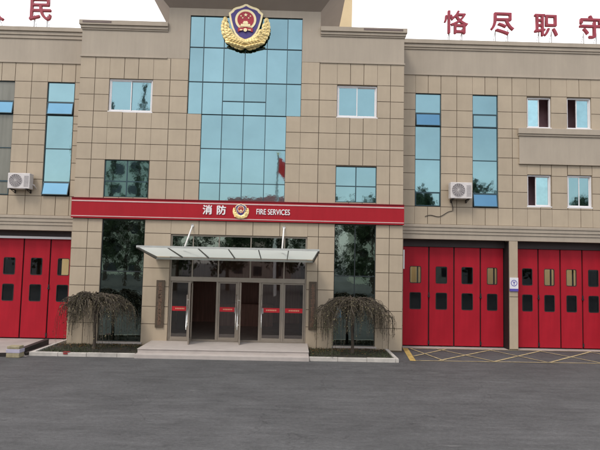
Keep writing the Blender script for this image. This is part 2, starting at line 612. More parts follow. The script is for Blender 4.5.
GAP = 0.011
def tiled_wall(name, Y, x0, x1, z0, z1, holes, tiles, reveal, plain=()):
    """tiles: list of (xs, zs) grids; holes: rects (optionally with own reveal depth); plain: rects finished in plaster"""
    mb = MB()
    H = [h[:4] for h in holes]
    yb = Y + 0.022
    xs = sorted(set([x0, x1] + [c for h in H for c in h[:2] if x0 < c < x1]))
    zs = sorted(set([z0, z1] + [c for h in H for c in h[2:4] if z0 < c < z1]))
    for a, b in zip(xs, xs[1:]):
        for c, d in zip(zs, zs[1:]):
            mx_, mz_ = (a + b) / 2, (c + d) / 2
            if any(h[0] < mx_ < h[1] and h[2] < mz_ < h[3] for h in H):
                continue
            mb.poly([(a, yb, c), (b, yb, c), (b, yb, d), (a, yb, d)], 1)
    for h in holes:
        a, b, c, d = h[:4]
        dep = h[4] if len(h) > 4 else reveal
        e = 0.0
        top_open, foot_open = abs(d - 11.88) < 1e-6, abs(c - 11.88) < 1e-6
        ye = Y + dep
        mb.poly([(a, Y + e, c), (a, ye, c), (a, ye, d), (a, Y + e, d)], 0)
        mb.poly([(b, Y + e, d), (b, ye, d), (b, ye, c), (b, Y + e, c)], 0)
        if not top_open:
            mb.poly([(a, Y + e, d), (a, ye, d), (b, ye, d), (b, Y + e, d)], 0)
        if not foot_open:
            mb.poly([(b, Y + e, c), (b, ye, c), (a, ye, c), (a, Y + e, c)], 0)
    for xs_, zs_ in tiles:
        for a, b in zip(xs_, xs_[1:]):
            for c, d in zip(zs_, zs_[1:]):
                for r in sub((a, b, c, d), H):
                    p, q, u, v = r
                    p += GAP if p > x0 + .001 else 0
                    q -= GAP if q < x1 - .001 else 0
                    # no joint where a tile meets an opening
                    for hh in H:
                        if abs(p - GAP - hh[1]) < 1e-6 or abs(p - GAP - hh[0]) < 1e-6: p -= GAP * .6
                        if abs(q + GAP - hh[0]) < 1e-6 or abs(q + GAP - hh[1]) < 1e-6: q += GAP * .6
                    u += GAP
                    v -= GAP
                    if q - p > .03 and v - u > .03:
                        dy = random.uniform(-.002, .002)
                        mb.box(p, q, Y + dy, yb + 0.004, u, v, 0, back=False)
    for p, q, u, v in plain:
        for r in sub((p, q, u, v), H):
            mb.box(r[0], r[1], Y + 0.001, yb + 0.004, r[2], r[3], 2, back=False)
    return mb.build(name, [TILE, GROUT, PLASTER], station)

# heights shared by the block
MR = [4.68, 5.43, 6.19, 6.89, 7.5, 8.1, 8.72, 9.36, 9.98, 10.82]
ML = [-6.12, -5.56, -5.02, -4.47, -3.94, -3.38, -2.74, -2.06]
MRX = [2.22, 2.91, 3.58, 4.08, 4.59, 5.11, 5.61, 6.12]
hole_curt_u = (-2.05, 2.22, 8.71, 12.52, .10)
hole_curt_l = (-1.52, 1.68, 5.30, 8.71, .10)
hole_w1 = (-5.02, -3.38, 8.72, 9.98)
hole_w2 = (3.58, 5.11, 8.72, 9.96)
hole_w3 = (-5.05, -3.40, 5.50, 6.89)
hole_w4 = (3.58, 5.12, 5.50, 6.86)
hole_gl = (-5.03, -3.45, 0.20, 4.66)
hole_gr = (3.58, 5.12, 0.20, 4.66)
hole_ent = (-2.49, 2.57, 0.262, 4.16, .14)
GR = [0.05, 0.86, 1.49, 2.22, 2.90, 3.57, 4.18, 4.68]
tiles_main = [
    (ML, MR), (MRX, MR),
    ([-2.06, -1.52], [4.68, 5.43, 6.19, 6.89, 7.5, 8.1, 8.71]),
    ([1.68, 2.22], [4.68, 5.43, 6.19, 6.89, 7.5, 8.1, 8.71]),
    ([-1.52, 1.68], [4.68, 5.30]),
    ([-6.12, -5.56, -5.03], GR), ([-3.45, -2.49], GR), ([2.57, 2.98, 3.58], GR), ([5.12, 5.62, 6.12], GR),
    ([-2.49, -1.46, -.46, .54, 1.54, 2.57], [4.16, 4.68]),
    ([-5.03, -3.45], [0.05, .20]), ([3.58, 5.12], [0.05, .20]),
]
plain_main = [(-6.12, -2.87, 10.82, 11.88), (2.91, 6.12, 10.82, 11.88),
              (-2.87, -2.05, 10.82, 12.80), (2.22, 2.91, 10.82, 12.80), (-2.05, 2.22, 12.52, 12.80)]
# front wall of the main block (the tower part rises higher)
tiled_wall('front_wall', 0.0, -6.12, 6.12, 0.0, 11.88,
           [hole_curt_u[:3] + (11.88, .10), hole_curt_l, hole_w1, hole_w2, hole_w3, hole_w4, hole_gl, hole_gr, hole_ent],
           tiles_main, 0.09, [(p, q, u, min(v, 11.88)) for p, q, u, v in plain_main if u < 11.88])
tiled_wall('tower_wall', 0.0, -2.87, 2.91, 11.88, 12.80, [(-2.05, 2.22, 11.88, 12.52, .10)], [], 0.1,
           [(-2.87, 2.91, 11.88, 12.80)])
# sides, roofs
mb = MB()
for x, d in ((-6.12, -1), (6.12, 1)):
    mb.poly([(x, 0, 0), (x, 12, 0), (x, 12, 11.9), (x, 0, 11.9)])
mb.poly([(-6.12, 12, 0), (6.12, 12, 0), (6.12, 12, 11.9), (-6.12, 12, 11.9)])
mb.poly([(-6.12, .25, 11.86), (6.12, .25, 11.86), (6.12, 12, 11.86), (-6.12, 12, 11.86)])
mb.poly([(-2.87, .002, 11.9), (-2.87, 8, 11.9), (-2.87, 8, 12.80), (-2.87, .002, 12.80)])
mb.poly([(2.91, .002, 11.9), (2.91, 8, 11.9), (2.91, 8, 12.80), (2.91, .002, 12.80)])
mb.poly([(-2.87, 8, 11.9), (2.91, 8, 11.9), (2.91, 8, 12.8), (-2.87, 8, 12.8)])
mb.build('side_wall', PLASTER, station)
# flared tower cap
mb = MB()
d, h = 1.0, 1.02
a = [(-2.87, 0), (2.91, 0), (2.91, 8), (-2.87, 8)]
b = [(-2.87 - d, -d), (2.91 + d, -d), (2.91 + d, 8 + d), (-2.87 - d, 8 + d)]
for i in range(4):
    j = (i + 1) % 4
    mb.poly([(*a[i], 12.80), (*a[j], 12.80), (*b[j], 12.80 + h), (*b[i], 12.80 + h)])
    mb.poly([(*b[i], 12.80 + h), (*b[j], 12.80 + h), (*b[j], 14.5), (*b[i], 14.5)])
mb.poly([(*p, 14.5) for p in b])
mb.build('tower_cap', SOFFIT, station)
# cornices of the main block
for x0, x1, e0, e1 in ((-6.12, -2.875, .1, 0), (2.915, 6.12, 0, .1)):
    mb = MB()
    mb.box(x0 - e0, x1 + e1, -0.12, 1.0, 12.01, 12.19)
    mb.box(x0 - e0 * .6, x1 + e1 * .6, -0.07, 1.0, 11.90, 12.01)
    mb.box(x0 - e0 * .2, x1 + e1 * .2, -0.035, 0.9, 11.84, 11.90)
    mb.build('cornice', PLASTER, station, bevel=0.012)
    mb = MB()
    mb.box(x0 - e0 * .35, x1 + e1 * .35, -0.035, 0.02, 10.795, 10.85)
    mb.build('ledge', PLASTER, station, bevel=0.008)
# dark flashing strips lying on the parapets
for x0, x1 in ((-6.08, -5.0), (4.55, 6.05)):
    mb = MB()
    mb.box(x0, x1, -0.128, 0.25, 12.075, 12.15)
    mb.build('flashing', mat('dark_flashing', (0.16, 0.12, 0.11), 0.7), station)

# ---- glazing builders
def pane_quads(mb, x0, x1, z0, z1, Y, jit, mi=0, tilt=0.0):
    """one pane, turned by a fraction of a degree like real glazing"""
    ax, az = random.gauss(0, jit), random.gauss(0, jit)
    w, h = x1 - x0, z1 - z0
    pts = []
    for sx_, sz_ in ((-.5, -.5), (.5, -.5), (.5, .5), (-.5, .5)):
        pts.append((x0 + w * (sx_ + .5), Y + ax * w * sx_ + az * h * sz_, z0 + h * (sz_ + .5)))
    mb.poly(pts, mi)

def bars(mb, x0, x1, z0, z1, Y, t, dep, xs=(), zs=(), tm=None):
    """outer frame and inner mullions, front face at Y, butted end to end"""
    tm = tm or t * .7
    mb.box(x0, x0 + t, Y, Y + dep, z0, z1)
    mb.box(x1 - t, x1, Y, Y + dep, z0, z1)
    mb.box(x0 + t, x1 - t, Y, Y + dep, z0, z0 + t)
    mb.box(x0 + t, x1 - t, Y, Y + dep, z1 - t, z1)
    zz = [z0 + t] + list(zs) + [z1 - t]
    for z in zs:
        mb.box(x0 + t, x1 - t, Y + .002, Y + dep, z - tm / 2, z + tm / 2)
    for x in xs:
        for a_, b_ in zip(zz, zz[1:]):
            mb.box(x - tm / 2, x + tm / 2, Y + .004, Y + dep, a_ + (tm / 2 if a_ in zs else 0), b_ - (tm / 2 if b_ in zs else 0))

# curtain wall
mb = MB()
t = .0125
XU = [-2.05, -1.52, -.75, .06, .89, 1.66, 2.22]
ZU = [8.71, 9.96, 11.30, 12.52]
XLc = [-1.52, -.75, .06, .89, 1.68]
ZLc = [5.30, 6.11, 7.41, 8.71]
Yc = 0.035
for x in XU:
    for a_, b_ in zip(ZU, ZU[1:]):
        mb.box(x - t, x + t, Yc, Yc + .05, a_ + t, b_ - t)
for z in ZU:
    mb.box(XU[0] - t, XU[-1] + t, Yc - .002, Yc + .05, z - t, z + t)
for x in XLc:
    for a_, b_ in zip(ZLc, ZLc[1:]):
        mb.box(x - t, x + t, Yc, Yc + .05, a_ + t, b_ - t)
for z in ZLc[:-1]:
    mb.box(XLc[0] - t, XLc[-1] + t, Yc - .002, Yc + .05, z - t, z + t)
mb.box(-.75 + t, .06 - t, Yc, Yc + .05, 9.22, 9.25)
mb.box(.06 + t, .89 - t, Yc, Yc + .05, 9.22, 9.25)
cw = mb.build('curtain_wall', TEAL, station)
mb = MB()
for a_, b_ in zip(XU, XU[1:]):
    for c_, d_ in zip(ZU, ZU[1:]):
        if c_ == 8.71 and -.8 < a_ < .1:
            pane_quads(mb, a_, b_, c_, 9.235, Yc + .03, .0016)
            pane_quads(mb, a_, b_, 9.235, d_, Yc + .03, .0016)
        else:
            pane_quads(mb, a_, b_, c_, d_, Yc + .03, .0016)
for a_, b_ in zip(XLc, XLc[1:]):
    for c_, d_ in zip(ZLc, ZLc[1:]):
        pane_quads(mb, a_, b_, c_, d_, Yc + .03, .0016)
mb.build('glass', GLASS, cw)

def interior_box(mb, x0, x1, z0, z1, Y, dep, mi=0):
    y1 = Y + dep
    e = .35
    mb.poly([(x0 - e, y1, z0 - e), (x1 + e, y1, z0 - e), (x1 + e, y1, z1 + e), (x0 - e, y1, z1 + e)], mi)
    mb.poly([(x0 - e, Y, z0 - e), (x0 - e, y1, z0 - e), (x0 - e, y1, z1 + e), (x0 - e, Y, z1 + e)], mi)
    mb.poly([(x1 + e, Y, z0 - e), (x1 + e, y1, z0 - e), (x1 + e, y1, z1 + e), (x1 + e, Y, z1 + e)], mi)
    mb.poly([(x0 - e, Y, z0 - e), (x1 + e, Y, z0 - e), (x1 + e, y1, z0 - e), (x0 - e, y1, z0 - e)], mi)
    mb.poly([(x0 - e, Y, z1 + e), (x1 + e, Y, z1 + e), (x1 + e, y1, z1 + e), (x0 - e, y1, z1 + e)], mi)

def sliding_window(x0, x1, z0, z1, Y, split, open_side=None, open_frac=.42):
    """white two-sash slider; open_side shows the dark room"""
    mb = MB()
    t = .045
    bars(mb, x0, x1, z0, z1, Y, t, .09)
    mb.box(x0 - .03, x1 + .03, Y - .05, Y - .001, z0 - .035, z0 + .012)
    w = mb.build('window', WHITEF, station)
    xm = x0 + (x1 - x0) * split
    def sash(a_, b_, dy):
        s = MB()
        bars(s, a_, b_, z0 + t, z1 - t, Y + dy, .035, .028)
        so = s.build('sash', WHITEF, w)
        p = MB()
        pane_quads(p, a_ + .035, b_ - .035, z0 + t + .035, z1 - t - .035, Y + dy + .015, .002)
        return p
    if open_side is None:
        ps = [sash(x0 + t, xm + .02, .02), sash(xm - .02, x1 - t, .052)]
        for p in ps:
            p.build('glass', GLASS, w)
    elif open_side == 'right':
        sash(x0 + t, xm + .02, .052).build('glass', mat('pale_glass', (.40, .62, .64), .03, metal=1.0), w)
    else:
        sash(xm - .02, x1 - t, .052).build('glass', mat('pale_glass', (.30, .48, .50), .03, metal=1.0), w)
    if open_side:
        r_ = MB()
        interior_box(r_, x0, x1, z0, z1, Y + .12, .8)
        r_.build('room', ROOMPURP, w)
    return w

Ym = 0.05
sliding_window(-5.01, -3.39, 8.73, 9.97, Ym, .5)
sliding_window(3.59, 5.10, 8.73, 9.95, Ym, .5)

def grid_window(x0, x1, zs, xs, Y, gl, lower=None, t=.024, fr=None):
    mb = MB()
    bars(mb, x0, x1, zs[0], zs[-1], Y, t, .05, xs, zs[1:-1], tm=.035)
    w = mb.build('window', fr or TEAL, station)
    X = [x0] + list(xs) + [x1]
    for k, (c_, d_) in enumerate(zip(zs, zs[1:])):
        p = MB()
        for a_, b_ in zip(X, X[1:]):
            pane_quads(p, a_ + .005, b_ - .005, c_ + .005, d_ - .005, Y + .028, .003)
        p.build('glass', lower if (lower and k == 0) else gl, w)
    return w
grid_window(-5.05, -3.40, [5.50, 6.09, 6.89], [-4.22], Ym, GLASS)
grid_window(3.58, 5.12, [5.50, 6.11, 6.86], [4.35], Ym, GLASS)
grid_window(-5.03, -3.45, [0.20, 2.75, 4.66], [], Ym, GLASSD, fr=DARKFR)
grid_window(3.58, 5.12, [0.20, 2.75, 4.66], [4.35], Ym, GLASSD, fr=DARKFR)
# pale sills under the ground floor glazing
for x0, x1 in ((-5.1, -3.4), (3.53, 5.17)):
    mb = MB()
    mb.box(x0, x1, -0.06, 0.05, 0.13, 0.195)
    mb.build('sill', STONE, station)

# ---- entrance front
Ye = 0.06
mb = MB()
bars(mb, -2.49, 2.57, 0.262, 4.16, Ye, .06, .07)
mb.box(-2.43, 2.51, Ye - .03, Ye + .08, 2.44, 2.60)
mb.box(-2.43, 2.51, Ye - .002, Ye + .07, 3.27, 3.33)
for x in (-1.66, -.70, .48, 1.73):
    mb.box(x - .022, x + .022, Ye + .002, Ye + .07, 2.60, 3.27)
    mb.box(x - .018, x + .018, Ye + .002, Ye + .07, 3.33, 4.10)
for x in (-1.70, -.71, .06, .865, 1.70):
    mb.box(x - .04, x + .04, Ye - .004, Ye + .08, .262, 2.44)
ef = mb.build('entrance_frame', STEEL, station)
p = MB()
XT = [-2.43, -1.66, -.70, .48, 1.73, 2.51]
for a_, b_ in zip(XT, XT[1:]):
    pane_quads(p, a_, b_, 3.33, 4.10, Ye + .04, .002)
p.build('transom_glass', GLASSD, ef)
p = MB()
for a_, b_ in zip(XT, XT[1:]):
    pane_quads(p, a_, b_, 2.60, 3.27, Ye + .04, .002)
p.build('clear_transom', CLEAR, ef)

def sticker(mb, x0, x1, z0, z1, Y):
    mb.box(x0, x1, Y - .004, Y - .001, z0, z1, 0)
    n = 6
    w = (x1 - x0) * .62 / n
    xs0 = x0 + (x1 - x0) * .2
    for i in range(n):
        mb.box(xs0 + i * w + .008, xs0 + (i + 1) * w - .008, Y - .006, Y - .0045, z0 + .06, z1 - .058, 1)

def entrance_door(x0, x1, open_deg=0.0, hinge=-1, handle=0, stick=True):
    """leaf built round its hinge; open leaves swing into the lobby"""
    w = x1 - x0
    z0, z1 = .275, 2.43
    mb = MB()
    t = .05
    X0, X1 = (0, w) if hinge < 0 else (-w, 0)
    bars(mb, X0, X1, z0, z1, 0, t, .045)
    mb.box(X0 + t, X1 - t, 0, .045, z0 + t, z0 + .13)
    d_ = mb.build('entrance_door', STEEL, station)
    d_.location = (x0 if hinge < 0 else x1, Ye + .02, 0)
    d_.rotation_euler = (0, 0, R(open_deg) * (1 if hinge < 0 else -1))
    p = MB()
    p.poly([(X0 + t, .02, z0 + .13), (X1 - t, .02, z0 + .13), (X1 - t, .02, z1 - t), (X0 + t, .02, z1 - t)])
    p.build('glass', CLEAR, d_)
    if stick:
        s = MB()
        sticker(s, X0 + t + .005, X1 - t - .005, 1.345, 1.51, .02)
        s.build('warning_strip', [STICKRED, STICKYEL], d_)
    if handle:
        hx = X1 - t / 2 if handle > 0 else X0 + t / 2
        hh = MB()
        hh.tube([(hx, -.07, .78), (hx, -.07, 2.0)], .018, 8)
        for z in (.95, 1.82):
            hh.tube([(hx, -.07, z), (hx, 0, z)], .011, 6)
        hh.build('handle', CHROME, d_, smooth=True)
        lk = MB()
        lk.box(hx - .05, hx + .07, -.02, -.001, 1.30, 1.50)
        lk.build('lock_plate', CHROME, d_)
    return d_
entrance_door(-2.42, -1.745, handle=1)
entrance_door(-1.655, -.755, open_deg=-85, hinge=-1, handle=1, stick=False)
entrance_door(-.665, .015, handle=1)
entrance_door(.105, .82, open_deg=-83, hinge=-1, handle=1, stick=False)
entrance_door(.91, 1.655, handle=-1)
entrance_door(1.745, 2.50)
# lobby behind the doors
mb = MB()
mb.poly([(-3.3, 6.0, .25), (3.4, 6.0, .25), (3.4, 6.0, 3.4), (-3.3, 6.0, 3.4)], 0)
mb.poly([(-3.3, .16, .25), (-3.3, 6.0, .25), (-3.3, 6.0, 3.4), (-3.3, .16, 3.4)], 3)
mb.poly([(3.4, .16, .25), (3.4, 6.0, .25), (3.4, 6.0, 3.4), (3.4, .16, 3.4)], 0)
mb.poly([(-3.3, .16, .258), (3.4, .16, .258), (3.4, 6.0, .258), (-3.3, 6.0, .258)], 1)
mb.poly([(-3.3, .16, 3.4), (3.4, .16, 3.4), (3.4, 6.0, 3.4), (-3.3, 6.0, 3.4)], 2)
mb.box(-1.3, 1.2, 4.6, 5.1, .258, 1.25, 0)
for x in (-2.6, 2.6):
    mb.box(x - .2, x + .2, 3.0, 3.4, .26, 3.39, 2)
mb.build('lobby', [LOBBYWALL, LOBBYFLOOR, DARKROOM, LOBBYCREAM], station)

# ---- glass canopy, sloping down towards the wall
cf_y, cb_y = -1.95, -0.02
def cz(y):
    return 3.32 + (cb_y - y) / (cb_y - cf_y) * 0.30
mb = MB()
xl, xr = -3.13, 2.90
XJ = [xl + (xr - xl) * i / 6 for i in range(7)]
bl, br = -2.98, 2.80
XB = [bl + (br - bl) * i / 6 for i in range(7)]
for i in range(6):
    a0, a1, b0, b1 = XJ[i] + .015, XJ[i + 1] - .015, XB[i] + .015, XB[i + 1] - .015
    mb.poly([(a0, cf_y, cz(cf_y) + .01), (a1, cf_y, cz(cf_y) + .01), (b1, cb_y, cz(cb_y) + .01), (b0, cb_y, cz(cb_y) + .01)])
can = mb.build('canopy', FROST, station)
mb = MB()
zf = cz(cf_y)
mb.box(xl - .02, xr + .02, cf_y - .045, cf_y - .002, zf - .012, zf + .055)
mb.box(bl, br, cb_y - .09, cb_y + .015, cz(cb_y) - .10, cz(cb_y) - .025)
mb.build('edge_rail', mat('canopy_rail', (.52, .53, .50), .35, metal=.3), can)
mb = MB()
for i in range(7):
    x0_, x1_ = XJ[i], XB[i]
    big = i in (0, 6)
    for (w_, h0, h1) in (((.03, -.10, -.002) if big else (.009, -.045, .022)),):
        mb.poly([(x0_ - w_, cf_y, zf + h0 * .4), (x0_ + w_, cf_y, zf + h0 * .4), (x1_ + w_, cb_y, cz(cb_y) + h0), (x1_ - w_, cb_y, cz(cb_y) + h0)])
        for s_ in (-1, 1):
            mb.poly([(x0_ + s_ * w_, cf_y, zf + h0 * .4), (x0_ + s_ * w_, cf_y, zf + h1), (x1_ + s_ * w_, cb_y, cz(cb_y) + h1), (x1_ + s_ * w_, cb_y, cz(cb_y) + h0)])
        mb.poly([(x0_ - w_, cf_y, zf + h0 * .4), (x0_ + w_, cf_y, zf + h0 * .4), (x0_ + w_, cf_y, zf + h1), (x0_ - w_, cf_y, zf + h1)])
mb.build('rib', mat('canopy_rib', (.13, .125, .115), .5), can)
for xw, xc in ((-1.70, -1.72), (1.69, 1.66)):
    mb = MB()
    mb.tube([(xw, .01, 4.50), (xc, -1.35, cz(-1.35) + .03)], .028, 10)
    mb.tube([(xw, .012, 4.50), (xw, -.03, 4.49)], .06, 12)
    mb.build('hanger_rod', mat('white_rod', (.74, .73, .70), .35), can, smooth=True)

# ---- wings
WY = 1.0
def wing(sgn, x0, x1, dz, cols, strips, holes_extra, bays, piers, extra_rows=False):
    zr = [z + dz for z in (5.55, 6.2, 6.87, 7.56)] + ([8.15 + dz, 8.42 + dz] if extra_rows else [8.36 + dz]) + [8.74 + dz, 9.42 + dz, 10.09 + dz, 10.86 + dz]
    holes = [(a_, b_, 5.56 + dz, 10.09 + dz) for a_, b_ in strips] + holes_extra
    holes += [(a_, b_, 0.0, 4.24, .42) for a_, b_ in bays]
    tl = [(cols, [4.82] + zr)]
    for p0, p1 in piers:
        if p1 - p0 > .1:
            tl.append(([p0, p1], [0.03, .86, 1.49, 2.22, 2.90, 3.57, 4.24] if p1 - p0 > .4 or p1 - p0 < .3 else [0.03, 2.05, 4.24]))
    tiled_wall('wing_wall', WY, x0, x1, 0.0, 11.85, holes, tl, .09,
               [(x0, x1, 10.86 + dz, 11.85), (x0, x1, 4.24, 4.82)])
    mb = MB()
    e0, e1 = (.1, -.004) if sgn < 0 else (-.004, .1)
    mb.box(x0 - e0, x1 + e1, WY - .12, WY + 1, 12.10 + dz, 12.27 + dz)
    mb.box(x0 - e0, x1 + e1, WY - .07, WY + 1, 11.96 + dz, 12.10 + dz)
    mb.box(x0 - e0, x1 + e1, WY - .035, WY + .9, 11.85, 11.96 + dz)
    mb.build('cornice', PLASTER, station, bevel=.01)
    mb = MB()
    mb.box(x0 - e0 * .3, x1 + e1, WY - .035, WY + .02, 10.83 + dz, 10.885 + dz)
    mb.build('ledge', PLASTER, station, bevel=.008)
    mb = MB()
    mb.box(x0 - e0 * .3, x1 + e1, WY - .09, WY + .02, 4.70, 4.80)
    mb.box(x0 - e0 * .3, x1 + e1, WY - .06, WY + .02, 4.56, 4.70)
    mb.box(x0 - e0 * .3, x1 + e1, WY - .03, WY + .02, 4.44, 4.56)
    mb.build('storey_moulding', PLASTER, station, bevel=.01)
    mb = MB()
    ox = x0 if sgn < 0 else x1
    mb.poly([(ox, WY, 0), (ox, 14, 0), (ox, 14, 12), (ox, WY, 12)])
    mb.poly([(x0, WY + .03, 11.84), (x1, WY + .03, 11.84), (x1, 14, 11.84), (x0, 14, 11.84)])
    mb.poly([(x0, 14.02, 4.5), (x1, 14.02, 4.5), (x1, 14.02, 12), (x0, 14.02, 12)])
    mb.build('side_wall', PLASTER, station)

colsL = [-13.5, -12.8, -12.2, -11.65, -11.0, -10.15, -9.62, -9.09, -8.43, -7.80, -7.25, -6.72, -6.13]
stripA, stripB = (-7.80, -6.73), (-10.15, -9.08)
wing(-1, -13.5, -6.13, .03, colsL, [stripA, stripB], [], [(-10.72, -6.56)], [(-13.5, -10.72), (-6.56, -6.13)], True)
colsR = [6.13, 6.80, 7.31, 7.82, 8.46, 9.09, 9.59, 10.10, 10.68, 11.27, 11.79, 12.25, 12.89, 13.39, 13.87, 14.5, 15.2, 15.9, 16.5, 17.0, 17.6, 18.2, 18.8, 19.4, 20.0, 20.6, 21.2, 21.8, 22.5]
stripC, stripD = (6.80, 7.83), (9.09, 10.11)
wins_r = [(11.28, 12.25, 8.77, 10.02, 'right'), (12.89, 13.87, 8.77, 10.04, 'left'), (11.27, 12.23, 5.61, 6.88, 'leftn'), (12.87, 13.86, 5.61, 6.90, None)]
wing(1, 6.13, 22.5, -.03, colsR, [stripC, stripD], [w[:4] for w in wins_r], [(6.36, 10.53), (10.87, 14.62)],
     [(6.13, 6.36), (10.53, 10.87), (14.62, 15.2), (15.2, 15.8), (15.8, 22.5)])
for x0, x1, z0, z1, k in wins_r:
    if k == 'leftn':
        sliding_window(x0 + .01, x1 - .01, z0 + .01, z1 - .01, WY + .05, .40, 'left')
    else:
        sliding_window(x0 + .01, x1 - .01, z0 + .01, z1 - .01, WY + .05, .52 if k == 'right' else .44 if k else .5, k)
# moulded spandrel band across the right end
mb = MB()
mb.box(10.88, 22.6, WY - .14, WY - .006, 8.50, 8.73)
mb.box(10.90, 22.56, WY - .10, WY - .006, 8.42, 8.50)
mb.box(10.94, 22.54, WY - .055, WY - .006, 7.33, 8.42)
mb.box(10.92, 22.55, WY - .08, WY - .006, 7.29, 7.33)
mb.build('spandrel_band', PLASTER, station, bevel=.012)

def strip_window(x0, x1, dz, opens, gl, bottom=None):
    zs = [5.56 + dz, 6.12 + dz, 7.43 + dz, 8.76 + dz, 9.30 + dz, 10.09 + dz]
    Y = WY + .04
    mb = MB()
    bars(mb, x0, x1, zs[0], zs[-1], Y, .024, .05, [], zs[1:-1], tm=.032)
    w = mb.build('window', TEAL, station)
    p = MB()
    for k in (1, 2, 4):
        pane_quads(p, x0 + .01, x1 - .01, zs[k], zs[k + 1], Y + .028, .002)
    p.build('glass', gl, w)
    for k in (0, 3):
        z0, z1 = zs[k] + .016, zs[k + 1] - .016
        hh = z1 - z0
        ang = opens[0 if k == 0 else 1]
        f = MB()
        bars(f, x0 + .025, x1 - .025, -hh, 0, -.012, .028, .035)
        fo = f.build('awning_sash', TEAL, w)
        fo.location = (0, Y - .005, z1)
        fo.rotation_euler = (R(-ang), 0, 0)
        q = MB()
        q.poly([(x0 + .05, .008, -hh + .027), (x1 - .05, .008, -hh + .027), (x1 - .05, .008, -.027), (x0 + .05, .008, -.027)])
        qo = q.build('awning_glass', (GLASSB if ang > 1 else (bottom or gl)), w)
        qo.location = fo.location
        qo.rotation_euler = fo.rotation_euler
        if ang > 1:
            r_ = MB()
            interior_box(r_, x0, x1, zs[k], zs[k + 1], Y + .06, .5)
            r_.build('room', DARKROOM, w)
    return w
strip_window(*stripA, .03, (15, 9), GLASS)
strip_window(*stripB, .03, (0, 9), GLASSG, GLASSG)
strip_window(*stripC, -.03, (0, 7), GLASS, GLASS)
strip_window(*stripD, -.03, (9, 0), GLASS)

# garage rooms behind the bay doors, with small rear windows
def garage(x0, x1, rear):
    mb = MB()
    y0, y1 = 1.7, 13.5
    H = [(x - .38, x + .38, 1.95, 3.15) for x in rear]
    xs = sorted(set([x0, x1] + [c for h in H for c in h[:2]]))
    for a_, b_ in zip(xs, xs[1:]):
        for c_, d_ in ((0, 1.95), (1.95, 3.15), (3.15, 4.6)):
            if c_ == 1.95 and any(h[0] < (a_ + b_) / 2 < h[1] for h in H):
                continue
            mb.poly([(a_, y1, c_), (b_, y1, c_), (b_, y1, d_), (a_, y1, d_)])
    for h in H:
        xm = (h[0] + h[1]) / 2 + .12
        mb.box(xm - .04, xm + .04, y1 + .02, y1 + .08, 1.95, 3.15)
    mb.poly([(x0, y0, 0), (x0, y1, 0), (x0, y1, 4.6), (x0, y0, 4.6)])
    mb.poly([(x1, y0, 0), (x1, y1, 0), (x1, y1, 4.6), (x1, y0, 4.6)])
    mb.poly([(x0, y0, 4.6), (x1, y0, 4.6), (x1, y1, 4.6), (x0, y1, 4.6)])
    mb.poly([(x0, y0, .006), (x1, y0, .006), (x1, y1, .006), (x0, y1, .006)])
    mb.build('garage', GARAGE, station)
garage(-13.3, -6.3, [-11.95])
garage(6.3, 21.0, [9.85, 14.7, 18.32, 19.73])

# ---- bay doors
DY = 1.46
def rrect(x0, x1, z0, z1, r, n=4):
    P = []
    for cx_, cz_, a0 in ((x1 - r, z0 + r, -90), (x1 - r, z1 - r, 0), (x0 + r, z1 - r, 90), (x0 + r, z0 + r, 180)):
        for i in range(n + 1):
            a_ = R(a0 + 90 * i / n)
            P.append((cx_ + r * math.cos(a_), cz_ + r * math.sin(a_)))
    return P
def leaf_mesh(w, z0, z1, wins, dep=.05):
    """door leaf with rounded openings cut through it"""
    bm = bmesh.new()
    vs = []
    loops = [[(0, z0), (w, z0), (w, z1), (0, z1)]] + [rrect(*r, .06) for r in wins]
    edges = []
    for lp in loops:
        vv = [bm.verts.new((x, 0, z)) for x, z in lp]
        for i in range(len(vv)):
            edges.append(bm.edges.new((vv[i], vv[(i + 1) % len(vv)])))
    bmesh.ops.triangle_fill(bm, use_beauty=True, use_dissolve=False, edges=edges, normal=(0, -1, 0))
    # drop any face lying inside an opening
    kill = [f for f in bm.faces if any(r[0] < f.calc_center_median().x < r[1] and r[2] < f.calc_center_median().z < r[3] for r in wins)]
    kill = [f for f in kill if any(all(r[0] - 1e-4 <= v.co.x <= r[1] + 1e-4 and r[2] - 1e-4 <= v.co.z <= r[3] + 1e-4 for v in f.verts) for r in wins)]
    bmesh.ops.delete(bm, geom=kill, context='FACES')
    r_ = bmesh.ops.extrude_face_region(bm, geom=bm.faces[:])
    for v in [g_ for g_ in r_['geom'] if isinstance(g_, bmesh.types.BMVert)]:
        v.co.y += dep
    bmesh.ops.recalc_face_normals(bm, faces=bm.faces[:])
    me = bpy.data.meshes.new('bay_door')
    bm.to_mesh(me)
    bm.free()
    me.materials.append(RED)
    return me
cache = {}
